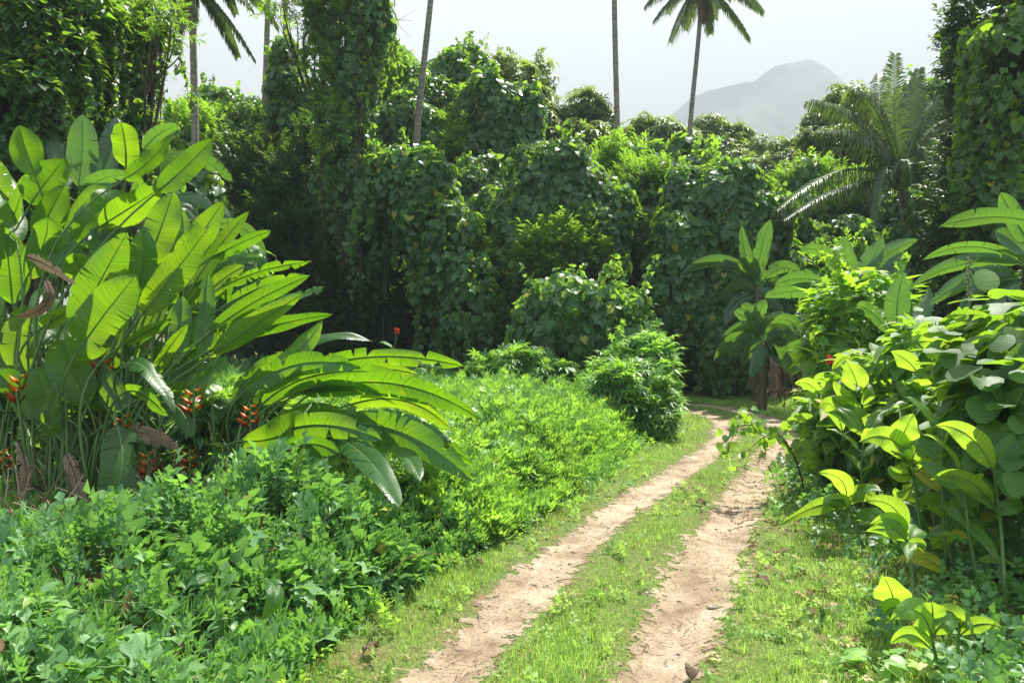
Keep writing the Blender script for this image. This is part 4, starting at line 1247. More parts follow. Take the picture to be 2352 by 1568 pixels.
def banana(at, label, trunk, specs, d0, dry=(), r=.11, top_r=.07):
    t = thing('banana_plant', at, label, 'banana plant', bg)
    P = [np.array([at[0], at[1], 0.0])] + [W(*p) for p in trunk]
    mb = MB()
    n = 24
    d = np.linspace(0, 1, len(P))
    q = np.linspace(0, 1, n)
    C = np.stack([np.interp(q, d, np.array(P)[:, k]) for k in range(3)], 1)
    rr = np.linspace(r, top_r, n) * (1 + RNG.normal(0, .05, n))
    tube(mb, C, rr, 11)
    for _ in range(14):        # loose shaggy sheaths
        k = RNG.integers(4, n - 2)
        an = RNG.uniform(0, 6.28)
        o = np.array([math.cos(an), math.sin(an), 0]) * rr[k] * 1.05
        b = C[k] + o
        e = b + o * .5 - UP * RNG.uniform(.15, .45)
        s = np.cross(o, UP); s = nrm(s) * RNG.uniform(.02, .05)
        m = (b + e) / 2 + o * .5
        mb.add(np.vstack([b - s, b + s, m - s, m + s, e]), [np.array([[0, 1, 3, 2]]), np.array([[2, 3, 4]])], .4)
    mb.build('pseudostem', M['pseudostem'], t)
    top = C[-1]
    for s in specs:
        (bx, by), mid, (tx, ty), wd, roll, tear = s[:6]
        db, dt = (s[6], s[7]) if len(s) > 7 else (d0, d0 + RNG.uniform(-.5, .5))
        b, e = W(bx, by, db), W(tx, ty, dt)
        L = np.linalg.norm(e - b)
        m = W(*mid, (db + dt) / 2) if mid else (b + e) / 2 + UP * L * RNG.uniform(.05, .12)
        lb = MB()
        big_leaf(lb, b, m, e, wd * (1.45 if d0 > 15 else 1.0) * d0 / F, roll * .8 + RNG.uniform(-10, 10), RNG.uniform(5, 25), tear, RNG.uniform(25, 60), 'oblong', top - UP * .1, RNG.uniform(.3, .65), .011, .03, RNG.uniform(-15, 15), n=24, lo=.08)
        lb.build('leaf', [M['banana'], M['midrib']], t)
    for (bx, by), (tx, ty), wd in dry:
        b, e = W(bx, by, d0 - .15), W(tx, ty, d0 - .25)
        lb = MB()
        big_leaf(lb, b, (b + e) / 2 + [RNG.normal(0, .06), -.05, 0], e, wd * d0 / F, RNG.uniform(-70, 70), 50, .8, 80, 'ovate', None, RNG.uniform(.2, .8), .006, .2, RNG.uniform(-90, 90), n=18)
        lb.build('dead_leaf', [M['dry'], M['vine_stem']], t)
    return t


def at(px, d):
    p = W(px, 0, d); p[2] = 0
    return p


banana(at(330, 13.0), 'banana plant behind the heliconias on the left with drooping torn leaves', [(335, 470, 13)], [
    ((370, 400), (440, 360), (536, 420), 52, -50, .5), ((330, 345), (370, 305), (412, 290), 44, -50, .2), ((400, 470), (450, 452), (512, 500), 44, -45, .7), ((390, 500), (430, 480), (470, 540), 40, -45, .6),
    ((470, 520), (550, 520), (612, 580), 44, -45, .6), ((180, 430), (190, 340), (188, 262), 72, 20, .1), ((215, 440), (255, 350), (268, 268), 62, 15, .4), ((150, 440), (130, 370), (128, 300), 60, -25, .3), ((200, 470), (220, 420), (300, 400), 50, -40, .8)], 13.0)
banana(at(1738, 20.5), 'slender banana plant beside the leafy vine mound, with one leaf pointing up', [(1740, 660, 20.5)], [
    ((1735, 640), (1712, 580), (1704, 518), 20, 25, .6), ((1738, 640), (1750, 570), (1770, 503), 26, -10, .2), ((1730, 640), (1650, 602), (1567, 630), 26, -45, .3), ((1735, 650), (1690, 612), (1652, 616), 20, 30, .4),
    ((1735, 645), (1722, 615), (1712, 588), 30, 10, 0), ((1745, 650), (1800, 615), (1840, 640), 26, -45, .4), ((1742, 665), (1770, 640), (1800, 700), 26, -30, .4), ((1738, 670), (1700, 650), (1650, 690), 26, -35, .4), ((1740, 690), (1750, 740), (1740, 790), 26, 10, .6), ((1740, 670), (1775, 690), (1790, 740), 28, -30, .5), ((1735, 680), (1690, 700), (1665, 750), 24, -30, .6)], 20.5)
banana(at(1750, 18.6), 'short banana plant at the bend of the track, dead leaves hanging round its shaggy stem', [(1752, 790, 18.6)], [
    ((1752, 765), (1728, 715), (1702, 700), 26, 35, .3), ((1745, 770), (1715, 730), (1685, 718), 26, -30, .3), ((1750, 770), (1780, 738), (1830, 748), 30, -45, .2), ((1760, 765), (1800, 740), (1728, 782), 30, -45, .2),
    ((1748, 775), (1690, 775), (1638, 826), 24, -38, .3), ((1748, 780), (1705, 785), (1675, 826), 24, -38, .3), ((1752, 772), (1745, 720), (1762, 690), 24, 20, .3), ((1750, 785), (1745, 820), (1722, 868), 24, 20, .4), ((1756, 780), (1790, 790), (1800, 850), 24, -20, .4), ((1750, 770), (1715, 750), (1660, 770), 24, -40, .3), ((1756, 788), (1730, 800), (1702, 846), 26, -25, .3), ((1760, 780), (1800, 770), (1830, 800), 26, -30, .4)], 18.6,
    dry=(((1768, 815), (1772, 910), 26), ((1782, 820), (1792, 925), 26), ((1798, 825), (1812, 915), 24), ((1725, 820), (1722, 890), 22), ((1812, 830), (1830, 905), 20), ((1775, 840), (1775, 925), 24), ((1790, 835), (1800, 935), 22), ((1765, 835), (1760, 910), 20), ((1805, 850), (1822, 925), 20), ((1742, 830), (1735, 905), 22)), r=.12, top_r=.08)
banana(at(1850, 17.6), 'small banana plant with a broad hanging leaf and brown dead leaves beside the shaggy stem', [(1846, 785, 17.6)], [
    ((1842, 776), (1832, 815), (1806, 860), 38, 10, .3), ((1840, 770), (1838, 740), (1836, 715), 24, 15, 0), ((1850, 772), (1885, 745), (1920, 770), 26, -40, .3), ((1838, 770), (1810, 735), (1770, 745), 26, -45, .2), ((1848, 778), (1880, 780), (1905, 830), 26, -30, .4)], 17.6,
    dry=(((1850, 800), (1850, 880), 20), ((1862, 800), (1880, 885), 20), ((1838, 860), (1832, 930), 18)), r=.1)
banana(at(1950, 16.5), 'banana plant with several leaves held up in a V behind the lobed shrub', [(1950, 690, 16.5)], [
    ((1953, 665), (1942, 600), (1936, 540), 34, 20, .4), ((1948, 650), (1890, 582), (1838, 576), 30, -42, .3), ((1960, 660), (2000, 600), (2027, 543), 34, 20, .5), ((1965, 655), (2030, 590), (2110, 550), 32, -30, .3),
    ((2000, 660), (2050, 620), (2075, 578), 32, 15, .1), ((1948, 665), (1930, 620), (1908, 628), 36, -40, .3), ((1945, 665), (1850, 640), (1780, 655), 30, -45, .3), ((1945, 680), (1830, 668), (1757, 684), 32, -48, .3),
    ((1952, 680), (1945, 655), (1925, 640), 40, 10, 0), ((1960, 670), (2040, 640), (2100, 660), 30, -40, .5)], 16.5)
banana(at(2365, 10.5), 'large banana plant at the right edge with long arching grey green leaves', [(2360, 610, 10.5)], [
    ((2340, 600), (2230, 566), (2118, 598), 40, -48, .25), ((2340, 608), (2215, 606), (2092, 658), 44, -44, .3), ((2330, 625), (2230, 642), (2134, 700), 44, -40, .35), ((2340, 640), (2260, 660), (2200, 720), 40, -40, .5),
    ((2355, 585), (2320, 550), (2284, 530), 52, 25, .15), ((2365, 560), (2330, 500), (2298, 442), 46, 20, .1), ((2350, 650), (2300, 680), (2260, 740), 44, -20, .5), ((2400, 520), (2290, 498), (2160, 518), 46, -58, .12, 9.4, 8.6),
    ((2370, 600), (2430, 520), (2480, 480), 50, 0, .3), ((2345, 630), (2310, 640), (2265, 655), 34, -50, .4)], 10.5, r=.14)
banana(at(2085, 10.2), 'young banana plant with one bright blunt leaf standing up among the right hand vines', [(2070, 790, 10.2)], [
    ((2060, 752), (2062, 690), (2074, 632), 56, 0, .08), ((2095, 745), (2118, 710), (2134, 660), 44, -28, .2), ((2050, 770), (2000, 715), (1970, 705), 44, -46, .5), ((2080, 765), (2130, 740), (2180, 770), 44, -42, .4)], 10.2, r=.06, top_r=.04)

# ---- cannas along the right side of the track
cg = 'canna plants beside the track'


def canna(label, ground, stem, specs, d, red=None, pods=None, r=.013, extra=5):
    g = np.array(ground, float)
    t = thing('canna_plant', g, label, 'canna', cg)
    P = [g] + [W(*p) if len(p) > 2 else W(*p, d) for p in stem]
    P = np.array(P)
    q = np.linspace(0, 1, 16)
    dd = np.r_[0, np.cumsum(np.linalg.norm(np.diff(P, axis=0), axis=1))]; dd /= dd[-1]
    C = np.stack([np.interp(q, dd, P[:, k]) for k in range(3)], 1)
    C[1:-1] = .25 * C[:-2] + .5 * C[1:-1] + .25 * C[2:]
    mb = MB()
    tube(mb, C, np.linspace(r * 1.25, r * .8, 16), 8)
    mb.build('stem', M['stalk'], t)
    for s in specs:
        (bx, by), mid, (tx, ty), wd, roll = s[:5]
        tint = s[5] if len(s) > 5 else RNG.uniform(.35, .7)
        tear = s[6] if len(s) > 6 else 0
        b = W(bx, by, d)
        e = W(tx, ty, d + RNG.uniform(-.12, .12))
        k = np.argmin(((C - b) ** 2).sum(1) + (C[:, 2] > b[2]) * .01)
        m = W(*mid, d - .05) if mid else (b + e) / 2 + UP * np.linalg.norm(e - b) * .10
        lb = MB()
        big_leaf(lb, b, m, e, wd * 1.3 * d / F, roll + RNG.uniform(-8, 8), RNG.uniform(8, 26), tear, RNG.uniform(15, 40), 'ovate', C[k], tint, .006, .05, RNG.uniform(-25, 25), n=22)
        lb.build('leaf', [M['canna'], M['stalk']], t)
    L = .40
    for i in range(extra):
        k = RNG.integers(5, 15)
        az = RNG.uniform(0, 6.28)
        h = np.array([math.cos(az), math.sin(az), 0])
        b = C[k] + h * .04 + UP * .03
        e = b + h * L * RNG.uniform(.6, 1) + UP * RNG.uniform(-.05, .25)
        lb = MB()
        big_leaf(lb, b, (b + e) / 2 + UP * .07, e, RNG.uniform(.11, .17), RNG.uniform(-25, 25), 15, 0, 35, 'ovate', C[k], RNG.uniform(.35, .65) if RNG.random() > .12 else 1.1, .006, .05, RNG.uniform(-25, 25), normal=UP * .7 + nrm(CAM - b) * .6, n=18)
        lb.build('leaf', [M['canna'], M['stalk']], t)
    if red: red_spike(t, C[-1], red)
    if pods:
        mb = MB()
        tube(mb, np.linspace(C[-1], C[-1] + UP * pods, 8), np.linspace(.008, .003, 8), 5)
        for i in range(26):
            z = pods * (.35 + .6 * i / 26)
            an = i * 2.4
            p = C[-1] + np.array([math.cos(an) * .022, math.sin(an) * .022, z])
            tube(mb, np.array([p - UP * .012, p, p + UP * .012]), [.006, .014, .004], 6)
        mb.build('seed_spike', M['pod'], t)
    return t


canna('canna with a tall leaning stem, left of the group, its top leaf rolled upright', G(2045, 1190), [(2030, 1120), (1985, 960), (1972, 885)], [
    ((1972, 897), (1962, 862), (1944, 828), 46, 0), ((1965, 940), (1935, 905), (1914, 874), 26, 35), ((1975, 960), (1945, 925), (1912, 915), 30, 30), ((1988, 1003), (1955, 955), (1893, 944), 44, 10),
    ((1935, 990), (1910, 930), (1880, 938), 36, -30), ((1995, 1000), (2010, 975), (1990, 950), 34, -20), ((1978, 930), (1995, 900), (1988, 880), 26, 40)], 8.6)
canna('canna with a low splayed leaf pair, in the middle of the group', G(2130, 1325), [(2115, 1220), (2095, 1068)], [
    ((2091, 1062), (2040, 1005), (1974, 1014), 46, 5, .75), ((2095, 1066), (2105, 1030), (2130, 996), 54, 10, .4), ((2066, 1020), (2080, 985), (2098, 950), 50, 8, .75), ((2106, 1082), (2145, 1058), (2185, 1052), 36, -20, 1.2, .4),
    ((2100, 1090), (2060, 1085), (2046, 1070), 32, 10), ((2100, 1110), (2070, 1130), (2055, 1120), 28, -30)], 6.7)
canna('canna with a blunt pale top leaf, at the back of the group', G(2130, 1190), [(2126, 1000), (2116, 905)], [
    ((2115, 900), (2110, 880), (2104, 860), 42, 0, .8), ((2112, 915), (2095, 890), (2085, 890), 30, -30), ((2210, 955), (2150, 925), (2085, 940), 34, 35, .7), ((2120, 940), (2150, 920), (2175, 930), 34, -30), ((2122, 960), (2090, 955), (2065, 975), 34, 10)], 8.3)
canna('canna with two long leaves reaching left, near the right edge', G(2312, 1420), [(2300, 1220), (2282, 1065)], [
    ((2278, 1078), (2225, 1000), (2150, 977), 46, 15, .75), ((2280, 1160), (2215, 1098), (2136, 1102), 42, -35, .3), ((2285, 1075), (2320, 1030), (2340, 990), 44, 10), ((2284, 1110), (2330, 1080), (2370, 1090), 44, -10), ((2290, 1180), (2330, 1160), (2350, 1160), 30, -20, .6)], 6.0)
canna('canna with three stacked leaves pointing left, at the front of the group', G(2100, 1440), [(2095, 1330), (2078, 1195)], [
    ((2082, 1214), (2045, 1160), (1990, 1150), 44, -30, .4), ((2082, 1228), (2050, 1192), (2000, 1203), 28, 20, .65), ((2083, 1244), (2045, 1215), (1990, 1220), 30, 10, .7), ((2086, 1260), (2110, 1250), (2120, 1270), 26, -20)], 5.85, extra=2)
canna('canna leaves standing high beside the broad vine, right of the red flower', G(2200, 1200), [(2205, 950), (2197, 840)], [
    ((2196, 838), (2155, 792), (2106, 784), 60, 12, .7), ((2105, 852), (2080, 825), (2046, 807), 38, -25, .5), ((2190, 860), (2150, 850), (2110, 870), 40, 20, .6), ((2198, 850), (2225, 820), (2235, 790), 44, 5)], 7.8)
canna('canna at the left end of the group with leaves over the track edge', G(1890, 1140), [(1885, 1030), (1880, 900)], [
    ((1882, 905), (1855, 880), (1826, 882), 30, -35, .4), ((1878, 993), (1850, 965), (1826, 970), 32, -20, .45), ((1882, 1000), (1860, 985), (1840, 1010), 32, 20, .7), ((1885, 1050), (1850, 1030), (1822, 1060), 32, 10, .9), ((1890, 1075), (1860, 1065), (1850, 1085), 32, -20, .8)], 9.6)
canna('canna topped by a red flower spike behind the leaning stem', G(1925, 1120), [(1912, 950), (1906, 850)], [
    ((1910, 900), (1890, 870), (1868, 880), 28, 20), ((1912, 880), (1935, 850), (1955, 850), 30, -20), ((1912, 850), (1950, 815), (1990, 832), 32, -40, .4)], 10.3, red=.15)
canna('canna with a tall spike of green seed pods above the broad vine', G(2228, 1250), [(2224, 900), (2227, 735)], [((2226, 800), (2260, 760), (2290, 760), 36, 0), ((2226, 820), (2190, 790), (2160, 800), 36, 10)], 7.4, pods=.62, extra=3)
canna('small canna at the lower right corner with one arched bright leaf', G(2158, 1560), [(2150, 1510), (2140, 1464)], [
    ((2140, 1462), (2105, 1402), (2046, 1422), 50, 15, .75), ((2138, 1490), (2090, 1456), (2046, 1478), 34, 20, .7), ((2143, 1424), (2142, 1400), (2140, 1380), 42, 0, .35), ((2146, 1455), (2170, 1428), (2208, 1420), 36, -20, .4)], 4.85, extra=0, r=.011)
canna('small canna with spreading flat leaves, rightmost at the lower corner', G(2200, 1548), [(2200, 1490), (2203, 1440)], [
    ((2205, 1458), (2250, 1432), (2304, 1442), 30, -30, .5), ((2204, 1438), (2225, 1425), (2236, 1430), 28, 10), ((2203, 1436), (2185, 1405), (2152, 1406), 34, -20, .35)], 4.9, extra=0, r=.010)
canna('young canna with a single broad glowing leaf on the shaded ground', G(2062, 1480), [(2062, 1440), (2055, 1395)], [
    ((2052, 1396), (2048, 1360), (2028, 1322), 62, -8, .85), ((2064, 1398), (2040, 1400), (2022, 1440), 44, -30, .2)], 5.35, extra=0, r=.009)
canna('canna with a drooping dark leaf lying toward the grass', G(1985, 1260), [(1960, 1200), (1945, 1150)], [
    ((1940, 1160), (1880, 1160), (1790, 1205), 34, -35, .25), ((1945, 1150), (1930, 1100), (1880, 1085), 34, 25, .9), ((1950, 1160), (1985, 1130), (2010, 1150), 36, -30, .3), ((1948, 1170), (1920, 1150), (1880, 1180), 36, -35, .3)], 7.6)
canna('canna in deep shade between the stems of the middle plants', G(2190, 1380), [(2185, 1280), (2175, 1180)], [
    ((2175, 1190), (2140, 1150), (2110, 1160), 40, -20, .3), ((2180, 1200), (2215, 1160), (2240, 1190), 40, 0, .4), ((2185, 1250), (2160, 1240), (2140, 1260), 36, -20, .8)], 6.7)
for i in range(13):
    gx, gy = 3.35 + RNG.uniform(0, 1.7), RNG.uniform(4.7, 8.4)
    if gy < 5.6: gx += .15 * (5.6 - gy)
    hz = RNG.uniform(.9, 1.65)
    top = np.array([gx + RNG.normal(-.08, .1), gy + RNG.normal(0, .1), hz])
    g = np.array([gx, gy, 0])
    t = thing('canna_plant', g, 'canna with upright leaves in the shaded thicket at the lower right', 'canna', cg)
    C = bez(g, (g + top) / 2 + RNG.normal(0, .03, 3), top, 16)
    mb = MB(); tube(mb, C, np.linspace(.015, .009, 16), 7); mb.build('stem', M['stalk'], t)
    for k in (5, 7, 9, 11, 12, 13, 14, 15):
        az = k * 2.3 + RNG.uniform(-.5, .5)
        h = np.array([math.cos(az), math.sin(az), 0])
        L = RNG.uniform(.28, .46) * (.75 if k < 9 else 1)
        up = .1 + .055 * (k - 5)
        b = C[k] + h * .03 + UP * .02
        e = b + h * L * (1.0 - up * .5) + UP * L * up
        lb = MB()
        big_leaf(lb, b, (b + e) / 2 + UP * L * .12, e, L * RNG.uniform(.26, .38), RNG.uniform(-35, 35), RNG.uniform(10, 30), 0 if RNG.random() < .8 else .4, RNG.uniform(15, 45), 'ovate', C[k], RNG.uniform(.3, .7) if RNG.random() > .09 else 1.1, .005, .06, RNG.uniform(-30, 30), normal=UP * .8 + nrm(CAM - b) * .5, n=16)
        lb.build('leaf', [M['canna'], M['stalk']], t)
# far canna patch beyond the arching leaves
t = canna('far canna with red flower spikes growing before the dark hanging vines', at(900, 15.5), [(905, 800), (910, 775)], [], 15.5, red=.14, extra=6)
for px, hh in ((872, .11), (942, .12), (845, .1), (985, .11)):
    b = at(px, 15.5 + RNG.uniform(-.4, .4)); b[2] = 1.25
    mb = MB()
    tube(mb, np.linspace(b - UP * 1.25, b, 6), .012, 6)
    mb.build('stem', M['stalk'], t)
    red_spike(t, b, hh)
    for i in range(7):
        az = RNG.uniform(0, 6.28); h = np.array([math.cos(az), math.sin(az), 0])
        q = b - UP * RNG.uniform(.05, .7); e = q + h * .34 + UP * .14
        lb = MB(); big_leaf(lb, q + h * .03, (q + e) / 2 + UP * .06, e, .15, 0, 15, 0, 35, 'ovate', q, .5, .005, .05, 0, normal=UP * .6 + nrm(CAM - q) * .7, n=14)
        lb.build('leaf', [M['canna'], M['stalk']], t)

# ---- shrubs by the track
tree('vine_covered_shrub', 'shrub smothered in very large round vine leaves at the right edge', 'shrub', [(2320, 880, 6.6, 100, 130), (2400, 820, 7.0, 150, 120), (2300, 990, 6.4, 60, 90), (2350, 750, 7.2, 120, 60), (2390, 1060, 6.4, 60, 90)],
     'broad', .185, 1.35, 'round', mid=.5, hang=22, hang_len=(.5, 1.3), trunk_r=.04, sub=16, inner=True, foot=(4.6, 6.9))
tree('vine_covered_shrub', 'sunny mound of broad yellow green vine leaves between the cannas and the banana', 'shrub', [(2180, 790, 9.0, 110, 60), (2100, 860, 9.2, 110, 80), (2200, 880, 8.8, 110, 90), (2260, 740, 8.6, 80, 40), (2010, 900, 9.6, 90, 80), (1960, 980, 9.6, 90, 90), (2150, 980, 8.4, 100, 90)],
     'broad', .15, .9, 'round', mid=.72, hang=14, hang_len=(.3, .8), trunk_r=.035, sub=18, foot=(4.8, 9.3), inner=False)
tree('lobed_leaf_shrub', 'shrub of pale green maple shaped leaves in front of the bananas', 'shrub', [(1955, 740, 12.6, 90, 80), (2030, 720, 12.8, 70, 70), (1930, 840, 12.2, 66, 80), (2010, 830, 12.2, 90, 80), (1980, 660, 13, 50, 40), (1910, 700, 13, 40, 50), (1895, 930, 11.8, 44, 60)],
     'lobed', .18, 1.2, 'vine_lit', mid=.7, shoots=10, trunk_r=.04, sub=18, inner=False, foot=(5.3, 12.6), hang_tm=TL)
tree('leafy_bush', 'dark shaded bush of mixed leaves filling the ground behind the cannas', 'bush', [(2200, 1060, 8.2, 130, 60), (2060, 1040, 9.0, 110, 60), (2290, 1080, 7.8, 110, 70), (1940, 1040, 9.8, 60, 60)],
     'broad', .12, .8, 'vine', mid=.5, trunk_r=.03, sub=18, inner=False, foot=(4.6, 8.4))
sg = 'fingered leaf shrubs on the bank'
tree('cassava_shrub', 'round cassava like shrub at the bend, left of the track, shaded on its left front', 'shrub', [(1445, 915, 14.8, 95, 85), (1490, 975, 14.6, 62, 75), (1400, 975, 14.6, 60, 60)], 'palmate', .19, 2.6, 'cassava', sg, trunk_r=.05, sub=30, frac=.3)
tree('cassava_shrub', 'taller bright fingered leaf shrub behind the round one at the bend', 'shrub', [(1490, 828, 17.0, 52, 62), (1430, 860, 17.4, 66, 55), (1500, 880, 16.8, 46, 60), (1515, 920, 16.6, 36, 90)], 'palmate', .2, 2.6, 'cassava', sg, mid=.75, trunk_r=.05, sub=30, frac=.3, shoots=4, hang_tm=TP)
tree('cassava_shrub', 'low wide fingered leaf shrub in the middle of the weedy field', 'shrub', [(1190, 850, 18.4, 90, 52), (1120, 860, 18.6, 50, 40), (1270, 870, 18.2, 60, 40)], 'palmate', .2, 2.6, 'cassava', sg, trunk_r=.05, sub=30, frac=.3)

# branch of heart leaves that hangs over the track
a = at(1850, 9.6)
t = thing('vine_branch', a, 'thin leafy branch reaching left over the right wheel rut', 'branch')
mb = MB()
p0 = a.copy(); main = bez(p0, W(1790, 1000, 9.6), W(1668, 985, 9.4), 20)
tube(mb, main, np.linspace(.014, .004, 20), 6)
tw = [main]
for k, e in ((11, (1690, 1065)), (13, (1760, 1072)), (9, (1830, 960)), (15, (1715, 950)), (17, (1672, 1030))):
    q = bez(main[k], (main[k] + W(*e, 9.4)) / 2 + [0, 0, .03], W(*e, 9.4), 10)
    tube(mb, q, np.linspace(.006, .002, 10), 5); tw.append(q)
mb.build('twig', M['vine_stem'], t)
mb = MB()
for q in tw:
    for p in q[len(q) // 3:]:
        for _ in range(2 if q is main else 1):
            scatter(mb, TH, p[None] + RNG.normal(0, .04, (1, 3)), (RNG.normal(0, .6, 3) - UP * .5)[None], (UP * .6 + nrm(CAM - p) * .6 + RNG.normal(0, .35, 3))[None], RNG.uniform(.07, .13), RNG.uniform(.4, .9))
mb.build('foliage', M['vine_lit'], t)

# ---- the forest wall
T = tree
gv, gm, gd = 'vine smothered trees of the forest wall', 'trees with fine olive foliage behind the wall', 'dark trees in the shade of the wall'
T('vine_tree', 'tall trunk wrapped in a column of vines, reaching out of the top of the picture', 'tree', [(800, -60, 24, 88, 90, .9), (798, 60, 24, 78, 80, .85), (788, 165, 24, 66, 80, .8), (782, 265, 24, 58, 80, .7), (800, 365, 24, 52, 80, .6), (850, 30, 23.8, 40, 60, .5), (795, 460, 24, 45, 70, .5)],
  'vine', .2, 1.05, group=gv, mid=.45, hang=90, hang_len=(.5, 1.6), trunk_r=.3, sub=16, frac=.6, woody=8, yellow=.03, shoots=10, mix=.06, alt='vine', bare=30)
T('vine_tree', 'slim dead trunk turned into a leafy column beside the tallest one', 'tree', [(655, 130, 28, 28, 50, .5), (660, 210, 28, 42, 70, .7), (665, 300, 28, 54, 80, .8), (690, 255, 28, 35, 70, .6)], 'vine', .18, 1.9, group=gv, hang=16, shoots=5, trunk_r=.2, woody=1)
T('vine_tree', 'rounded vine tree between the two palms on the left', 'tree', [(500, 260, 31, 62, 52), (570, 285, 31, 70, 55), (420, 300, 30, 42, 50), (610, 330, 30, 60, 60), (500, 360, 30, 110, 90)], 'vine', .22, 1.9, frac=.46, sub=14, mix=.05, alt='vine', bare=10, group=gv, mid=.55, hang=12, shoots=8)
T('vine_tree', 'broad vine hung tree right of the tallest column', 'tree', [(905, 210, 31, 70, 90), (980, 250, 30, 70, 70), (925, 300, 29, 80, 80), (1000, 350, 29, 80, 70), (890, 150, 32, 45, 50)], 'vine', .21, 2.0, frac=.46, sub=14, mix=.05, alt='vine', bare=10, group=gv, mid=.5, hang=30, shoots=10)
T('vine_tree', 'vine topped tree whose crown is the highest point of the wall', 'tree', [(1065, 165, 33, 62, 58), (1020, 200, 33, 60, 60), (1100, 215, 32, 50, 60), (1050, 270, 32, 70, 70)], 'vine', .2, 2.0, group=gv, mid=.6, hang=14, shoots=12)
T('vine_tree', 'bulging vine tree with a dark hollow beneath its overhang', 'tree', [(1150, 265, 28.5, 72, 68), (1090, 255, 29, 50, 50), (1180, 330, 28.3, 48, 70), (1090, 330, 28.5, 60, 50)], 'vine', .21, 2.1, frac=.46, sub=14, mix=.05, alt='vine', bare=10, group=gv, mid=.5, hang=40, hang_len=(.6, 1.8), shoots=8)
T('leafy_tree', 'pale leaved tree top rising behind the bulging vine tree', 'tree', [(1170, 190, 36, 62, 62), (1235, 200, 36.5, 36, 60), (1220, 270, 36, 60, 70), (1130, 170, 36, 40, 40)], 'mango', .42, 2.2, 'mango', gm, mid=.65, trunk_r=.2, shoots=8)
T('leafy_tree', 'rounded dark mango like tree left of the middle palm', 'tree', [(1345, 250, 36, 42, 45), (1375, 290, 36, 35, 45), (1310, 290, 36, 40, 45), (1335, 340, 35, 80, 55), (1270, 330, 35, 45, 50)], 'mango', .36, 2.4, 'mango', gm, mid=.4, trunk_r=.2)
T('leafy_tree', 'low olive tree crown just right of the middle palm', 'tree', [(1490, 315, 44, 62, 42), (1550, 325, 44, 50, 36), (1440, 335, 44, 40, 36)], 'mango', .45, 2.4, 'mango', gm, mid=.5, trunk_r=.2)
T('leafy_tree', 'olive mango like tree of small domes below the mountain', 'tree', [(1632, 305, 50, 42, 36), (1690, 318, 50, 38, 34), (1650, 355, 49, 62, 40), (1735, 365, 48, 42, 50), (1690, 410, 47, 66, 60), (1745, 430, 47, 38, 50), (1600, 345, 49, 40, 40)], 'mango', .42, 2.6, 'mango', gm, mid=.55, trunk_r=.25, sub=30)
T('leafy_tree', 'dark green tree between the olive domes and the young palm', 'tree', [(1815, 345, 44, 50, 30), (1850, 385, 43, 60, 45), (1800, 400, 43, 50, 50)], 'mango', .42, 2.2, 'mango', gm, mid=.35)
T('leafy_tree', 'bushy tree behind the left fronds of the young palm', 'tree', [(1890, 285, 36, 45, 36), (1960, 250, 36, 62, 55), (1900, 340, 35, 70, 50), (1960, 350, 34, 60, 60)], 'mango', .36, 2.2, 'mango', gm, mid=.45)
T('vine_tree', 'vine tree seen behind the right side of the young palm', 'tree', [(2110, 250, 30, 52, 62), (2160, 270, 30, 50, 50), (2090, 330, 30, 70, 60), (2150, 370, 29, 70, 80)], 'vine', .22, 2.0, frac=.46, sub=14, mix=.05, alt='vine', bare=10, group=gv, mid=.55, shoots=10)
T('vine_tree', 'vine thicket below the young palm, bright at its top', 'tree', [(1880, 440, 27, 75, 55), (1960, 470, 26, 80, 70), (1840, 520, 25.5, 60, 70), (1930, 580, 24.5, 90, 80), (2050, 520, 26, 90, 80), (1850, 660, 24, 70, 90), (1960, 720, 23, 100, 110), (1860, 790, 22.5, 60, 80)], 'vine', .2, 1.8, frac=.46, sub=14, mix=.05, alt='vine', bare=10, group=gv, mid=.5, hang=30, shoots=10)
T('vine_tree', 'leafy thicket of vines wrapped round the foot of the young palm', 'tree', [(2090, 560, 22.2, 50, 60, .6), (2130, 500, 22.4, 40, 50, .5), (2060, 640, 22, 60, 60, .7)], 'vine', .19, 1.3, group=gv, mid=.45, hang=10, foot=(10.6, 22.3))
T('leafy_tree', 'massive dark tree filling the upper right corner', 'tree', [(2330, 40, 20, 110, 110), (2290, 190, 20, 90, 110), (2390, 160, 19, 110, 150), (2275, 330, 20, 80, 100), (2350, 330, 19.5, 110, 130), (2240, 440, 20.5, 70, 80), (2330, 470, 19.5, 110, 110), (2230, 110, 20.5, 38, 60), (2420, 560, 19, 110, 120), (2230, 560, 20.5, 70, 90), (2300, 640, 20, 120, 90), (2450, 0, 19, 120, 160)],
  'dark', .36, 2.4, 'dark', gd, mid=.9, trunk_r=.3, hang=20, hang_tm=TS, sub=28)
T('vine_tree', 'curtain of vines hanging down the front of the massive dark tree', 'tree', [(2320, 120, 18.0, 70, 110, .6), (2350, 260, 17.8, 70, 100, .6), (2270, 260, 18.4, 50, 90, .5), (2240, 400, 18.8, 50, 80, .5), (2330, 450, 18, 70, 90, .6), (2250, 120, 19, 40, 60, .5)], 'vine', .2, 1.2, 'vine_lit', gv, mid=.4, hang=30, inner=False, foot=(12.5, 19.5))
T('vine_tree', 'long green slope of vines in the front of the wall, right of the tallest column', 'tree', [(905, 420, 23.4, 70, 70), (975, 470, 23, 70, 90), (1040, 560, 22.4, 62, 110), (1085, 680, 21.8, 50, 100), (950, 390, 23.6, 50, 50), (1010, 640, 22.6, 50, 90)], 'vine', .2, 1.9, frac=.46, sub=14, mix=.05, alt='vine', bare=10, group=gv, mid=.48, hang=70, hang_len=(.6, 2.2), shoots=12, woody=2, yellow=.03)
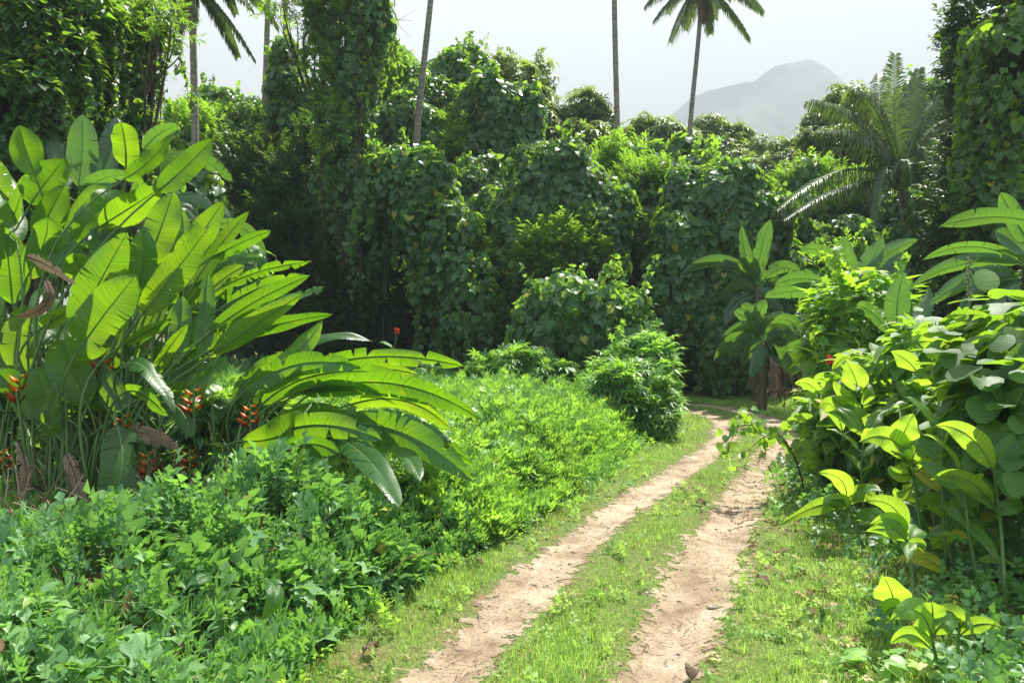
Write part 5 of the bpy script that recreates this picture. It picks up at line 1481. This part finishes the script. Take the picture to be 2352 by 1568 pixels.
T('vine_tree', 'wide domed vine mound at the middle of the front row', 'tree', [(1290, 440, 24, 110, 80), (1220, 520, 23.6, 90, 90), (1340, 520, 23.5, 90, 90), (1270, 610, 23, 120, 100), (1180, 640, 23, 60, 110), (1370, 620, 23.4, 60, 90)], 'vine', .21, 2.0, frac=.46, sub=14, mix=.05, alt='vine', bare=10, group=gv, mid=.42, hang=70, hang_len=(.6, 2.2), shoots=12, woody=2)
T('vine_tree', 'vine covered hump behind the front mounds, under the middle palm', 'tree', [(1430, 395, 27, 90, 60), (1520, 390, 27.5, 90, 55), (1600, 420, 27, 70, 60), (1450, 480, 26.5, 110, 90), (1560, 480, 26, 80, 80), (1340, 400, 27.5, 60, 45)], 'vine', .22, 2.0, frac=.46, sub=14, mix=.05, alt='vine', bare=10, group=gv, mid=.55, hang=20, shoots=14)
T('vine_tree', 'smooth egg shaped vine mound with a bright right rim beside the bend', 'tree', [(1670, 460, 23, 90, 85), (1710, 560, 22.8, 100, 120), (1610, 560, 23, 100, 120), (1570, 670, 22.6, 90, 110), (1690, 700, 22.5, 120, 120), (1770, 620, 23, 60, 120), (1650, 800, 22.5, 110, 80)], 'vine', .2, 2.3, frac=.46, sub=14, mix=.05, alt='vine', bare=10, group=gv, mid=.5, hang=50, hang_len=(.5, 1.6), shoots=8)
T('leafy_bush', 'spreading bush with feathery side branches in front of the domed mound', 'bush', [(1330, 690, 20, 110, 45), (1260, 740, 20, 80, 70), (1360, 760, 19.8, 90, 80), (1430, 700, 19.8, 60, 40), (1290, 660, 20, 60, 30), (1440, 800, 19.4, 70, 60)], 'vine', .19, 1.7, group=gv, mid=.55, hang=26, hang_len=(.4, 1.3), shoots=16, trunk_r=.1)
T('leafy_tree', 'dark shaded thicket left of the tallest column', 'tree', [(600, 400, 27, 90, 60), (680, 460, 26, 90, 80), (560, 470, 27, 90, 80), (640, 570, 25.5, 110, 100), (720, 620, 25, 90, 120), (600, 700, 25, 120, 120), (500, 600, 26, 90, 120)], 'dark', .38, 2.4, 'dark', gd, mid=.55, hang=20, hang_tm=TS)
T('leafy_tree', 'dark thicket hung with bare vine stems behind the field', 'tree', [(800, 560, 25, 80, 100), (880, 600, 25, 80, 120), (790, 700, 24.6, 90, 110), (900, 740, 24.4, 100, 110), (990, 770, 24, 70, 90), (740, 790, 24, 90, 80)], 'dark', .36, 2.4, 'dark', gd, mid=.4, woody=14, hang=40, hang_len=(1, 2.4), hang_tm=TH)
T('vine_tree', 'ragged low vine sheet hanging between the green slope and the domed mound', 'tree', [(1120, 520, 24.6, 60, 90), (1150, 640, 24.2, 60, 90), (1100, 430, 25.5, 60, 60), (1060, 760, 23.4, 60, 60), (1190, 740, 22.6, 80, 60)], 'vine', .19, 1.8, frac=.46, sub=14, mix=.06, alt='vine', bare=14, group=gv, mid=.42, hang=50, hang_len=(.6, 2.4))
T('vine_tree', 'shaded vine curtain in the notch between the domed mound and the egg shaped one', 'tree', [(1450, 520, 24.8, 70, 70), (1500, 600, 24.4, 60, 90), (1420, 700, 24.6, 60, 80), (1520, 760, 23.8, 70, 70), (1470, 440, 25.4, 70, 50)], 'vine', .19, 1.8, frac=.46, sub=14, mix=.06, alt='vine', bare=14, group=gv, mid=.42, hang=50, hang_len=(.6, 2.4))
T('vine_tree', 'loose vine tangle draped between the tallest column and the dark thicket', 'tree', [(840, 500, 24.0, 60, 60, .6), (760, 440, 24.6, 50, 60, .5), (730, 340, 26, 50, 60, .6), (870, 600, 23.8, 40, 70, .4)], 'vine', .19, 1.2, frac=.5, sub=14, mix=.08, alt='dark', bare=20, group=gv, mid=.4, hang=60, hang_len=(.8, 2.6), foot=(-4.6, 24.6))
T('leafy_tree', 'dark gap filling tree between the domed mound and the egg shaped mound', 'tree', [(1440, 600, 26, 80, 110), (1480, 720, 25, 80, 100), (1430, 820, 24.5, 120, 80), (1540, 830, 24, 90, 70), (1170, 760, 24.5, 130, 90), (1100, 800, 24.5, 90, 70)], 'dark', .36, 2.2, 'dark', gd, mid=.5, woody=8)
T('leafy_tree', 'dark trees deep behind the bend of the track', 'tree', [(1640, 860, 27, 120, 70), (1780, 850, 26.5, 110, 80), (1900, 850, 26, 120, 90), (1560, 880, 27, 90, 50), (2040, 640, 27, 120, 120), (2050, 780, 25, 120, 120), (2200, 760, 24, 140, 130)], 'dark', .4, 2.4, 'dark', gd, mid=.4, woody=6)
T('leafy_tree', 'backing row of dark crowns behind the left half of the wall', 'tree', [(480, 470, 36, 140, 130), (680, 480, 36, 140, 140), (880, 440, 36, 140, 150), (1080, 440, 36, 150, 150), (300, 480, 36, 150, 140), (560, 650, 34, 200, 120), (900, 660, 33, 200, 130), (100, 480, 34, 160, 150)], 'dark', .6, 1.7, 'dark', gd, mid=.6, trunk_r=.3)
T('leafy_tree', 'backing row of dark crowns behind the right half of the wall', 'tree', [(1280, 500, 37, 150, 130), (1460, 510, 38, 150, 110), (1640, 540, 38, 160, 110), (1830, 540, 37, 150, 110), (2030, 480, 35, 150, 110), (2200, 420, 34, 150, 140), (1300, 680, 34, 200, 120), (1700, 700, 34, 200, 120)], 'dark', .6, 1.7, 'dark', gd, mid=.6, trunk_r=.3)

# the tree at the upper left, hung with vines
T('vine_tree', 'big tree at the upper left corner trailing ropes of vine leaves', 'tree', [(40, 60, 14, 130, 110), (20, 230, 13.5, 120, 110), (130, 130, 14, 80, 90), (-60, 330, 13.5, 120, 120), (70, 330, 14, 90, 80), (180, 20, 14.5, 80, 60), (-40, 480, 14, 120, 130)],
  'broad', .13, 1.2, 'vine', gv, mid=.36, hang=70, hang_len=(.6, 2.0), trunk_r=.25, shoots=0, woody=8, bare=20)
T('vine_tree', 'thin vine draped tree with gaps of sky, right of the corner tree', 'tree', [(250, 60, 15.5, 70, 60, .6), (230, 200, 15.5, 50, 90, .5), (300, 150, 15.8, 36, 90, .4), (330, 60, 16, 46, 50, .5), (290, 300, 15.5, 60, 60, .5), (360, 20, 16, 30, 30, .4), (200, 350, 15, 60, 70, .5), (320, 350, 16, 50, 50, .6)],
  'broad', .14, 1.1, 'vine', gv, mid=.36, hang=46, hang_len=(.6, 2.2), trunk_r=.12, woody=9, bare=20, inner=False)
T('vine_tree', 'dense green mass behind the heliconias at the far left', 'tree', [(130, 420, 19, 130, 120), (330, 340, 20, 80, 80), (280, 450, 18, 130, 110), (0, 560, 18, 140, 160), (420, 480, 19, 100, 100), (380, 620, 18, 120, 120), (520, 640, 18.5, 90, 100)], 'vine', .19, 1.6, group=gv, mid=.5, hang=12)
T('leafy_tree', 'overhanging spray of small bright leaves near the two left palms', 'tree', [(650, 20, 23.5, 46, 22, .5), (715, 22, 23.5, 46, 34, .5), (750, -30, 23.5, 60, 40, .6), (640, -30, 23.5, 60, 40, .6)], 'sprig', .3, 1.3, 'vine_lit', mid=.55, inner=False, foot=(-5.2, 24.6), trunk_r=.07)
T('leafy_tree', 'small leaved twigs hanging in front of the straight palm fronds', 'tree', [(395, 62, 15, 34, 26, .4), (370, 10, 15, 34, 30, .4), (350, 90, 15, 24, 40, .3)], 'sprig', .22, 1.0, 'vine', mid=.4, inner=False, foot=(-7.4, 15.6), trunk_r=.06)

# ---- coconut palms
palm('leaning palm trunk in front of the broad vine hung tree', [(948, 345, 27), (968, 190, 27.2), (985, 60, 27.4), (1005, -160, 27.6), (1015, -420, 28)], .13, .085, (1015, -430, 28), seed=3)
palm('straight palm with fronds drooping into the picture at the upper left', [(451, 420, 25), (447, 250, 25), (443, 60, 25), (440, -40, 25)], .135, .10, (440, -50, 25), n=20, length=2.7, seed=5, dead=2)
palm('thin palm trunk between the straight palm and the leafy column', [(604, 335, 30), (610, 180, 30), (616, 20, 30), (622, -300, 30)], .125, .09, (622, -320, 30), seed=7, foot=(-9.5, 30.2))
palm('palm trunk half hidden behind the slim leafy column', [(656, 100, 33), (655, -200, 33), (655, -330, 33)], .12, .09, (655, -345, 33), seed=8)
palm('bare palm trunk crossing the middle of the sky', [(1421, 345, 29), (1415, 200, 29), (1411, 60, 29), (1409, -220, 29), (1407, -460, 29)], .115, .085, (1407, -470, 29), seed=9)
palm('slender curved palm in front of the mountain with its crown in view', [(1580, 320, 36), (1588, 240, 36), (1602, 130, 36), (1612, 10, 36), (1613, -40, 36)], .125, .095, (1613, -42, 36), n=26, length=2.9, seed=12, dead=4, leaf=.75)
palm('slight palm far behind the vine draped tree at the left', [(350, 270, 38), (345, 110, 38), (340, -60, 38)], .12, .09, (338, -70, 38), n=12, length=2.4, seed=14)
palm('palm trunk entangled in vines at the upper left', [(222, 420, 17), (218, 200, 17), (208, -40, 17), (200, -350, 17)], .12, .09, (200, -360, 17), seed=15)

# the young palm
a = at(2095, 23)
t = thing('young_palm', a, 'young coconut palm with wide arching fronds below the mountain', 'palm tree')
mb = MB(); palm_trunk(mb, [a, W(2093, 600, 23), W(2080, 480, 23), W(2072, 440, 23)], .17, .13); mb.build('trunk', M['palm_bark'], t)
yt = W(2072, 440, 23)
for mid, tip, dm, ln, dr in (((2055, 290), (2056, 128), (-.1, -.2), .55, .25), ((2025, 280), (1965, 215), (-.5, -1.0), .75, 1.4), ((1990, 300), (1862, 232), (-.8, -1.6), .85, 1.7), ((1995, 330), (1890, 305), (-1.0, -2), .8, 1.7),
                             ((1950, 390), (1784, 482), (-1.0, -2.0), .85, 1.9), ((1960, 425), (1800, 505), (-.7, -1.4), .85, 1.9), ((2110, 290), (2180, 205), (.3, .5), .7, 1.2), ((2130, 310), (2210, 270), (.4, .6), .75, 1.4),
                             ((2120, 340), (2160, 470), (-.6, -1.2), .7, 1.9), ((2040, 380), (2010, 520), (-1.0, -1.8), .7, 1.9), ((2085, 370), (2100, 520), (-1.0, -1.7), .7, 1.9), ((2090, 280), (2110, 160), (.5, .9), .55, .5),
                             ((2030, 260), (2020, 170), (.85, 1.9), .55, .6), ((2150, 380), (2215, 420), (-.4, -.8), .8, 1.9)):
    frond(yt, W(*mid, 23 + dm[0]), W(*tip, 23 + dm[1]), ln, t, droop=dr, pairs=80, tint=RNG.uniform(.35, .65), w=.024)
for mid, tip in (((2085, 520), (2080, 600)), ((2110, 520), (2130, 620))):
    frond(yt, W(*mid, 22.7), W(*tip, 22.6), .35, t, 'dead_frond', droop=1.4, mat='dry', pairs=36)

# ---- small things on the ground
for px, py, s, lab in ((2060, 1380, .05, ''), (1640, 1392, .035, 'flat pale stone sunk in the right rut'), (1735, 1168, .035, 'small grey stone at the right rut edge')):
    if not lab: continue
    g = G(px, py); g[2] = float(gz(g[0], g[1])) + .015
    mb = MB()
    i, j = np.meshgrid(np.linspace(.05, math.pi - .05, 9), np.linspace(0, 2 * math.pi, 14, endpoint=False), indexing='ij')
    rr = 1 + .15 * np.sin(3 * j + 1) * np.sin(i) + .1 * np.cos(5 * j)
    v = np.stack([np.sin(i) * np.cos(j) * 1.7 * rr, np.sin(i) * np.sin(j) * rr, np.cos(i) * .35], -1).reshape(-1, 3) * s + g
    a, b = np.meshgrid(np.arange(8), np.arange(14), indexing='ij')
    mb.add(v, np.stack([a * 14 + b, (a + 1) * 14 + b, (a + 1) * 14 + (b + 1) % 14, a * 14 + (b + 1) % 14], -1).reshape(-1, 4))
    tag(mb.build('stone', M['stone'], loc=g), lab, 'stone')
for px, py, lab in ((2105, 1408 - 30, ''), (1610, 1163, 'curled brown dead leaf on the grass strip between the ruts'), (1752, 1343, 'brown dead leaf in the grass right of the track'), (1305, 1565, ''), (1588, 1558, 'crumpled dead leaf in the right rut at the lower edge'), (1090, 1300, 'dead leaf on the grass beside the left rut'), (850, 1505, 'small brown leaf on the turf left of the track')):
    if not lab: continue
    g = G(px, py)
    mb = MB()
    an = RNG.uniform(0, 6.28); d = np.array([math.cos(an), math.sin(an), 0]) * .08
    g[2] = .03
    big_leaf(mb, g - d, g + UP * .035, g + d, .10, 20, 45, .5, 70, 'ovate', None, .3, .003, .12, 40, normal=UP, n=14)
    tag(mb.build('dead_leaf', [M['dry'], M['vine_stem']], loc=g), lab, 'leaf', 'dead leaves on the ground')
for (b, m, e, wd, roll, d), lab in ((((610, 1330), (632, 1365), (600, 1425), 44, 25, 5.15), 'single broad pale heliconia leaf hanging out of the creepers near the track'), (((490, 1325), (466, 1328), (440, 1345), 26, 30, 5.35), 'small torn pale leaf lying on the creepers')):
    mb = MB()
    B, E = W(*b, d), W(*e, d - .2)
    big_leaf(mb, B, W(*m, d - .15), E, wd * d / F, roll, 25, .15, 50, 'oblong', np.array([B[0] - .1, B[1] + .35, .1]), .6, .007, .04, 10, n=20)
    tag(mb.build('broad_leaf', [M['heliconia'], M['stalk']], loc=B), lab, 'leaf')

# low sprouts with flat bright leaves at the lower right
for (px, py), lab in (((2010, 1545), 'low sprout of flat bright leaves at the bottom edge, left of the small cannas'), ((2105, 1552), 'low sprout of lobed leaves at the bottom edge beside the arched canna leaf'), ((1890, 1440), 'dark tuft of strap leaves in the grass at the lower right')):
    g = G(px, py)
    t = thing('ground_sprout', g, lab, 'plant')
    mb = MB()
    k = 11
    az = RNG.uniform(0, 6.28, k)
    h = np.column_stack([np.cos(az), np.sin(az), np.zeros(k)])
    if 'strap' in lab:
        scatter(mb, TB, np.tile(g, (34, 1)), np.tile(h, (4, 1))[:34] + UP * .3, np.tile(h, (4, 1))[:34] * .5 + UP, RNG.uniform(.12, .24, 34), RNG.uniform(.1, .4, 34))
    else:
        p = g + h * RNG.uniform(.03, .16, (k, 1)) + UP * RNG.uniform(.04, .12, (k, 1))
        scatter(mb, TL if 'lobed' in lab else TH2, p, h - UP * .1, UP + h * .3 + RNG.normal(0, .15, (k, 3)), RNG.uniform(.09, .15, k), RNG.uniform(.6, .9, k))
        for q in p: tube(mb, bez(g, (g + q) / 2 + UP * .03, q, 6), .003, 4, .5, 1)
    mb.build('foliage', [M['weed'], M['stalk']], t)

# ---- the mountain
mb = MB()
px = np.linspace(900, 2500, 150)
prof_y = np.interp(px, [900, 1300, 1440, 1535, 1563, 1597, 1665, 1732, 1746, 1783, 1826, 1870, 1898, 1929, 1956, 2040, 2120, 2300, 2500],
                   [400, 340, 300, 268, 246, 218, 200, 186, 172, 154, 141, 140, 153, 180, 206, 280, 340, 420, 470])
D = 1500.0
rows = 40
V = []
xx = (px - CX) / F * D
zt = H + (CY - prof_y) / F * D + 4 * fbm(px / 9.0, px * 0, 5) 
for i in range(rows):
    s = i / (rows - 1)
    y = D - 700 * s + 60 * fbm(xx / 90, np.full_like(xx, s * 5), 6) * np.sin(math.pi * min(s * 2, 1)) ** .5
    z = zt * (1 - s) ** 1.15 + min(1, s * 4) * (25 * fbm(xx / 60, np.full_like(xx, s * 6), 8) + 14 * fbm(xx / 14, np.full_like(xx, s * 20), 18)) * min(1, s * 6) * (1 - s) - 8 * s
    V.append(np.stack([xx, y, z], -1))
for s in (.25, .6, 1):
    V.insert(0, np.stack([xx, np.full_like(xx, D + 500 * s), zt * (1 - s) - 8 * s], -1))
V = np.array(V)
a, b = np.meshgrid(np.arange(V.shape[0] - 1), np.arange(len(px) - 1), indexing='ij')
w = len(px)
mb.add(V.reshape(-1, 3), np.stack([a * w + b, (a + 1) * w + b, (a + 1) * w + b + 1, a * w + b + 1], -1).reshape(-1, 4))
tag(mb.build('mountain', solid_mat('forested rock slope', [(.35, (.03, .055, .025)), (.55, (.05, .075, .035)), (.68, (.16, .15, .14))], .02, .95, 0, (1, 1, 1.0))), 'steep hazy mountain rising behind the trees at the right', 'mountain', kind='structure')

# ---- air
HAZE = True
if HAZE:
    me = bpy.data.meshes.new('haze')
    x0, x1, y0, y1, z0, z1 = -2600, 3600, -200, 2300, -90, 530
    me.from_pydata([(x, y, z) for z in (z0, z1) for y in (y0, y1) for x in (x0, x1)], [], [(0, 2, 3, 1), (4, 5, 7, 6), (0, 1, 5, 4), (2, 6, 7, 3), (0, 4, 6, 2), (1, 3, 7, 5)])
    hz = bpy.data.objects.new('haze', me); COL.objects.link(hz)
    m, nt, out = nodes('moist air')
    pv = nt.nodes.new('ShaderNodeVolumePrincipled')
    pv.inputs['Color'].default_value = (.37, .41, .46, 1); pv.inputs['Density'].default_value = HAZE_D
    pv.inputs['Anisotropy'].default_value = .1
    nt.links.new(pv.outputs[0], out.inputs['Volume'])
    me.materials.append(m)
    tag(hz, 'thin bright haze', 'haze', kind='stuff')

for o in THINGS:
    del o['_at']

# ------------------------------------------------------------------ sky, sun, camera
wd = bpy.data.worlds.new('World'); SC.world = wd; wd.use_nodes = True
nt = wd.node_tree; nt.nodes.clear(); L = nt.links.new
out = nt.nodes.new('ShaderNodeOutputWorld'); bg = nt.nodes.new('ShaderNodeBackground')
sky = nt.nodes.new('ShaderNodeTexSky'); sky.sky_type = 'NISHITA'; sky.sun_disc = False
sky.sun_elevation = SUN_EL; sky.sun_rotation = SUN_AZ; sky.dust_density = 3.5; sky.air_density = 1.0; sky.ozone_density = 1.0
tc = nt.nodes.new('ShaderNodeTexCoord')
dt = nt.nodes.new('ShaderNodeVectorMath'); dt.operation = 'DOT_PRODUCT'; L(tc.outputs['Generated'], dt.inputs[0])
dt.inputs[1].default_value = tuple(nrm(np.array([.25, .85, .45])))
ns = nt.nodes.new('ShaderNodeTexNoise'); ns.inputs['Scale'].default_value = 2.2; ns.inputs['Detail'].default_value = 5; L(tc.outputs['Generated'], ns.inputs['Vector'])
ad = nt.nodes.new('ShaderNodeMath'); ad.operation = 'MULTIPLY_ADD'; L(ns.outputs['Fac'], ad.inputs[0]); ad.inputs[1].default_value = .35; L(dt.outputs['Value'], ad.inputs[2])
mr = nt.nodes.new('ShaderNodeMapRange'); mr.interpolation_type = 'SMOOTHSTEP'; L(ad.outputs[0], mr.inputs['Value'])
mr.inputs['From Min'].default_value = .35; mr.inputs['From Max'].default_value = .85
mr.inputs['To Min'].default_value = 0.0; mr.inputs['To Max'].default_value = 1.0
cl = nt.nodes.new('ShaderNodeMixRGB'); L(mr.outputs[0], cl.inputs['Fac']); L(sky.outputs[0], cl.inputs['Color1'])
cl.inputs['Color2'].default_value = (CLOUD, CLOUD * .965, CLOUD * .95, 1)
# unseen pale fill added overhead and behind to lift shadows; white veil sunward
bk = nt.nodes.new('ShaderNodeMixRGB'); bk.inputs['Fac'].default_value = .7; L(sky.outputs[0], bk.inputs['Color1']); bk.inputs['Color2'].default_value = (3.6, 4.2, 4.6, 1)
L(bk.outputs['Color'], cl.inputs['Color1'])
bg.inputs['Strength'].default_value = .10
L(cl.outputs['Color'], bg.inputs['Color']); L(bg.outputs[0], out.inputs['Surface'])

sl = bpy.data.lights.new('Sun', 'SUN'); sl.energy = SUN_E; sl.angle = R(.5); sl.color = (1, .95, .86)
so = bpy.data.objects.new('Sun', sl); COL.objects.link(so); so.location = (10, 15, 60)
from mathutils import Vector
so.rotation_euler = Vector(tuple(-SUN)).to_track_quat('-Z', 'Y').to_euler()

cd = bpy.data.cameras.new('Camera'); co = bpy.data.objects.new('Camera', cd); COL.objects.link(co)
co.location = (0, 0, H); co.rotation_euler = (R(90), 0, 0)
cd.sensor_width = 36; cd.lens = 36 * F / 2352; cd.shift_y = -58 / 2352; cd.clip_end = 12000; cd.clip_start = .05
SC.camera = co
SC.view_settings.view_transform = 'Standard'; SC.view_settings.look = 'None'; SC.view_settings.exposure = EXPO; SC.view_settings.gamma = 1
SC.cycles.max_bounces = 8; SC.cycles.diffuse_bounces = 4; SC.cycles.glossy_bounces = 2; SC.cycles.transmission_bounces = 4; SC.cycles.volume_bounces = 1; SC.cycles.transparent_max_bounces = 8
SC.cycles.use_denoising = True
SC.cycles.sample_clamp_indirect = 6
SC.cycles.volume_step_rate = 1
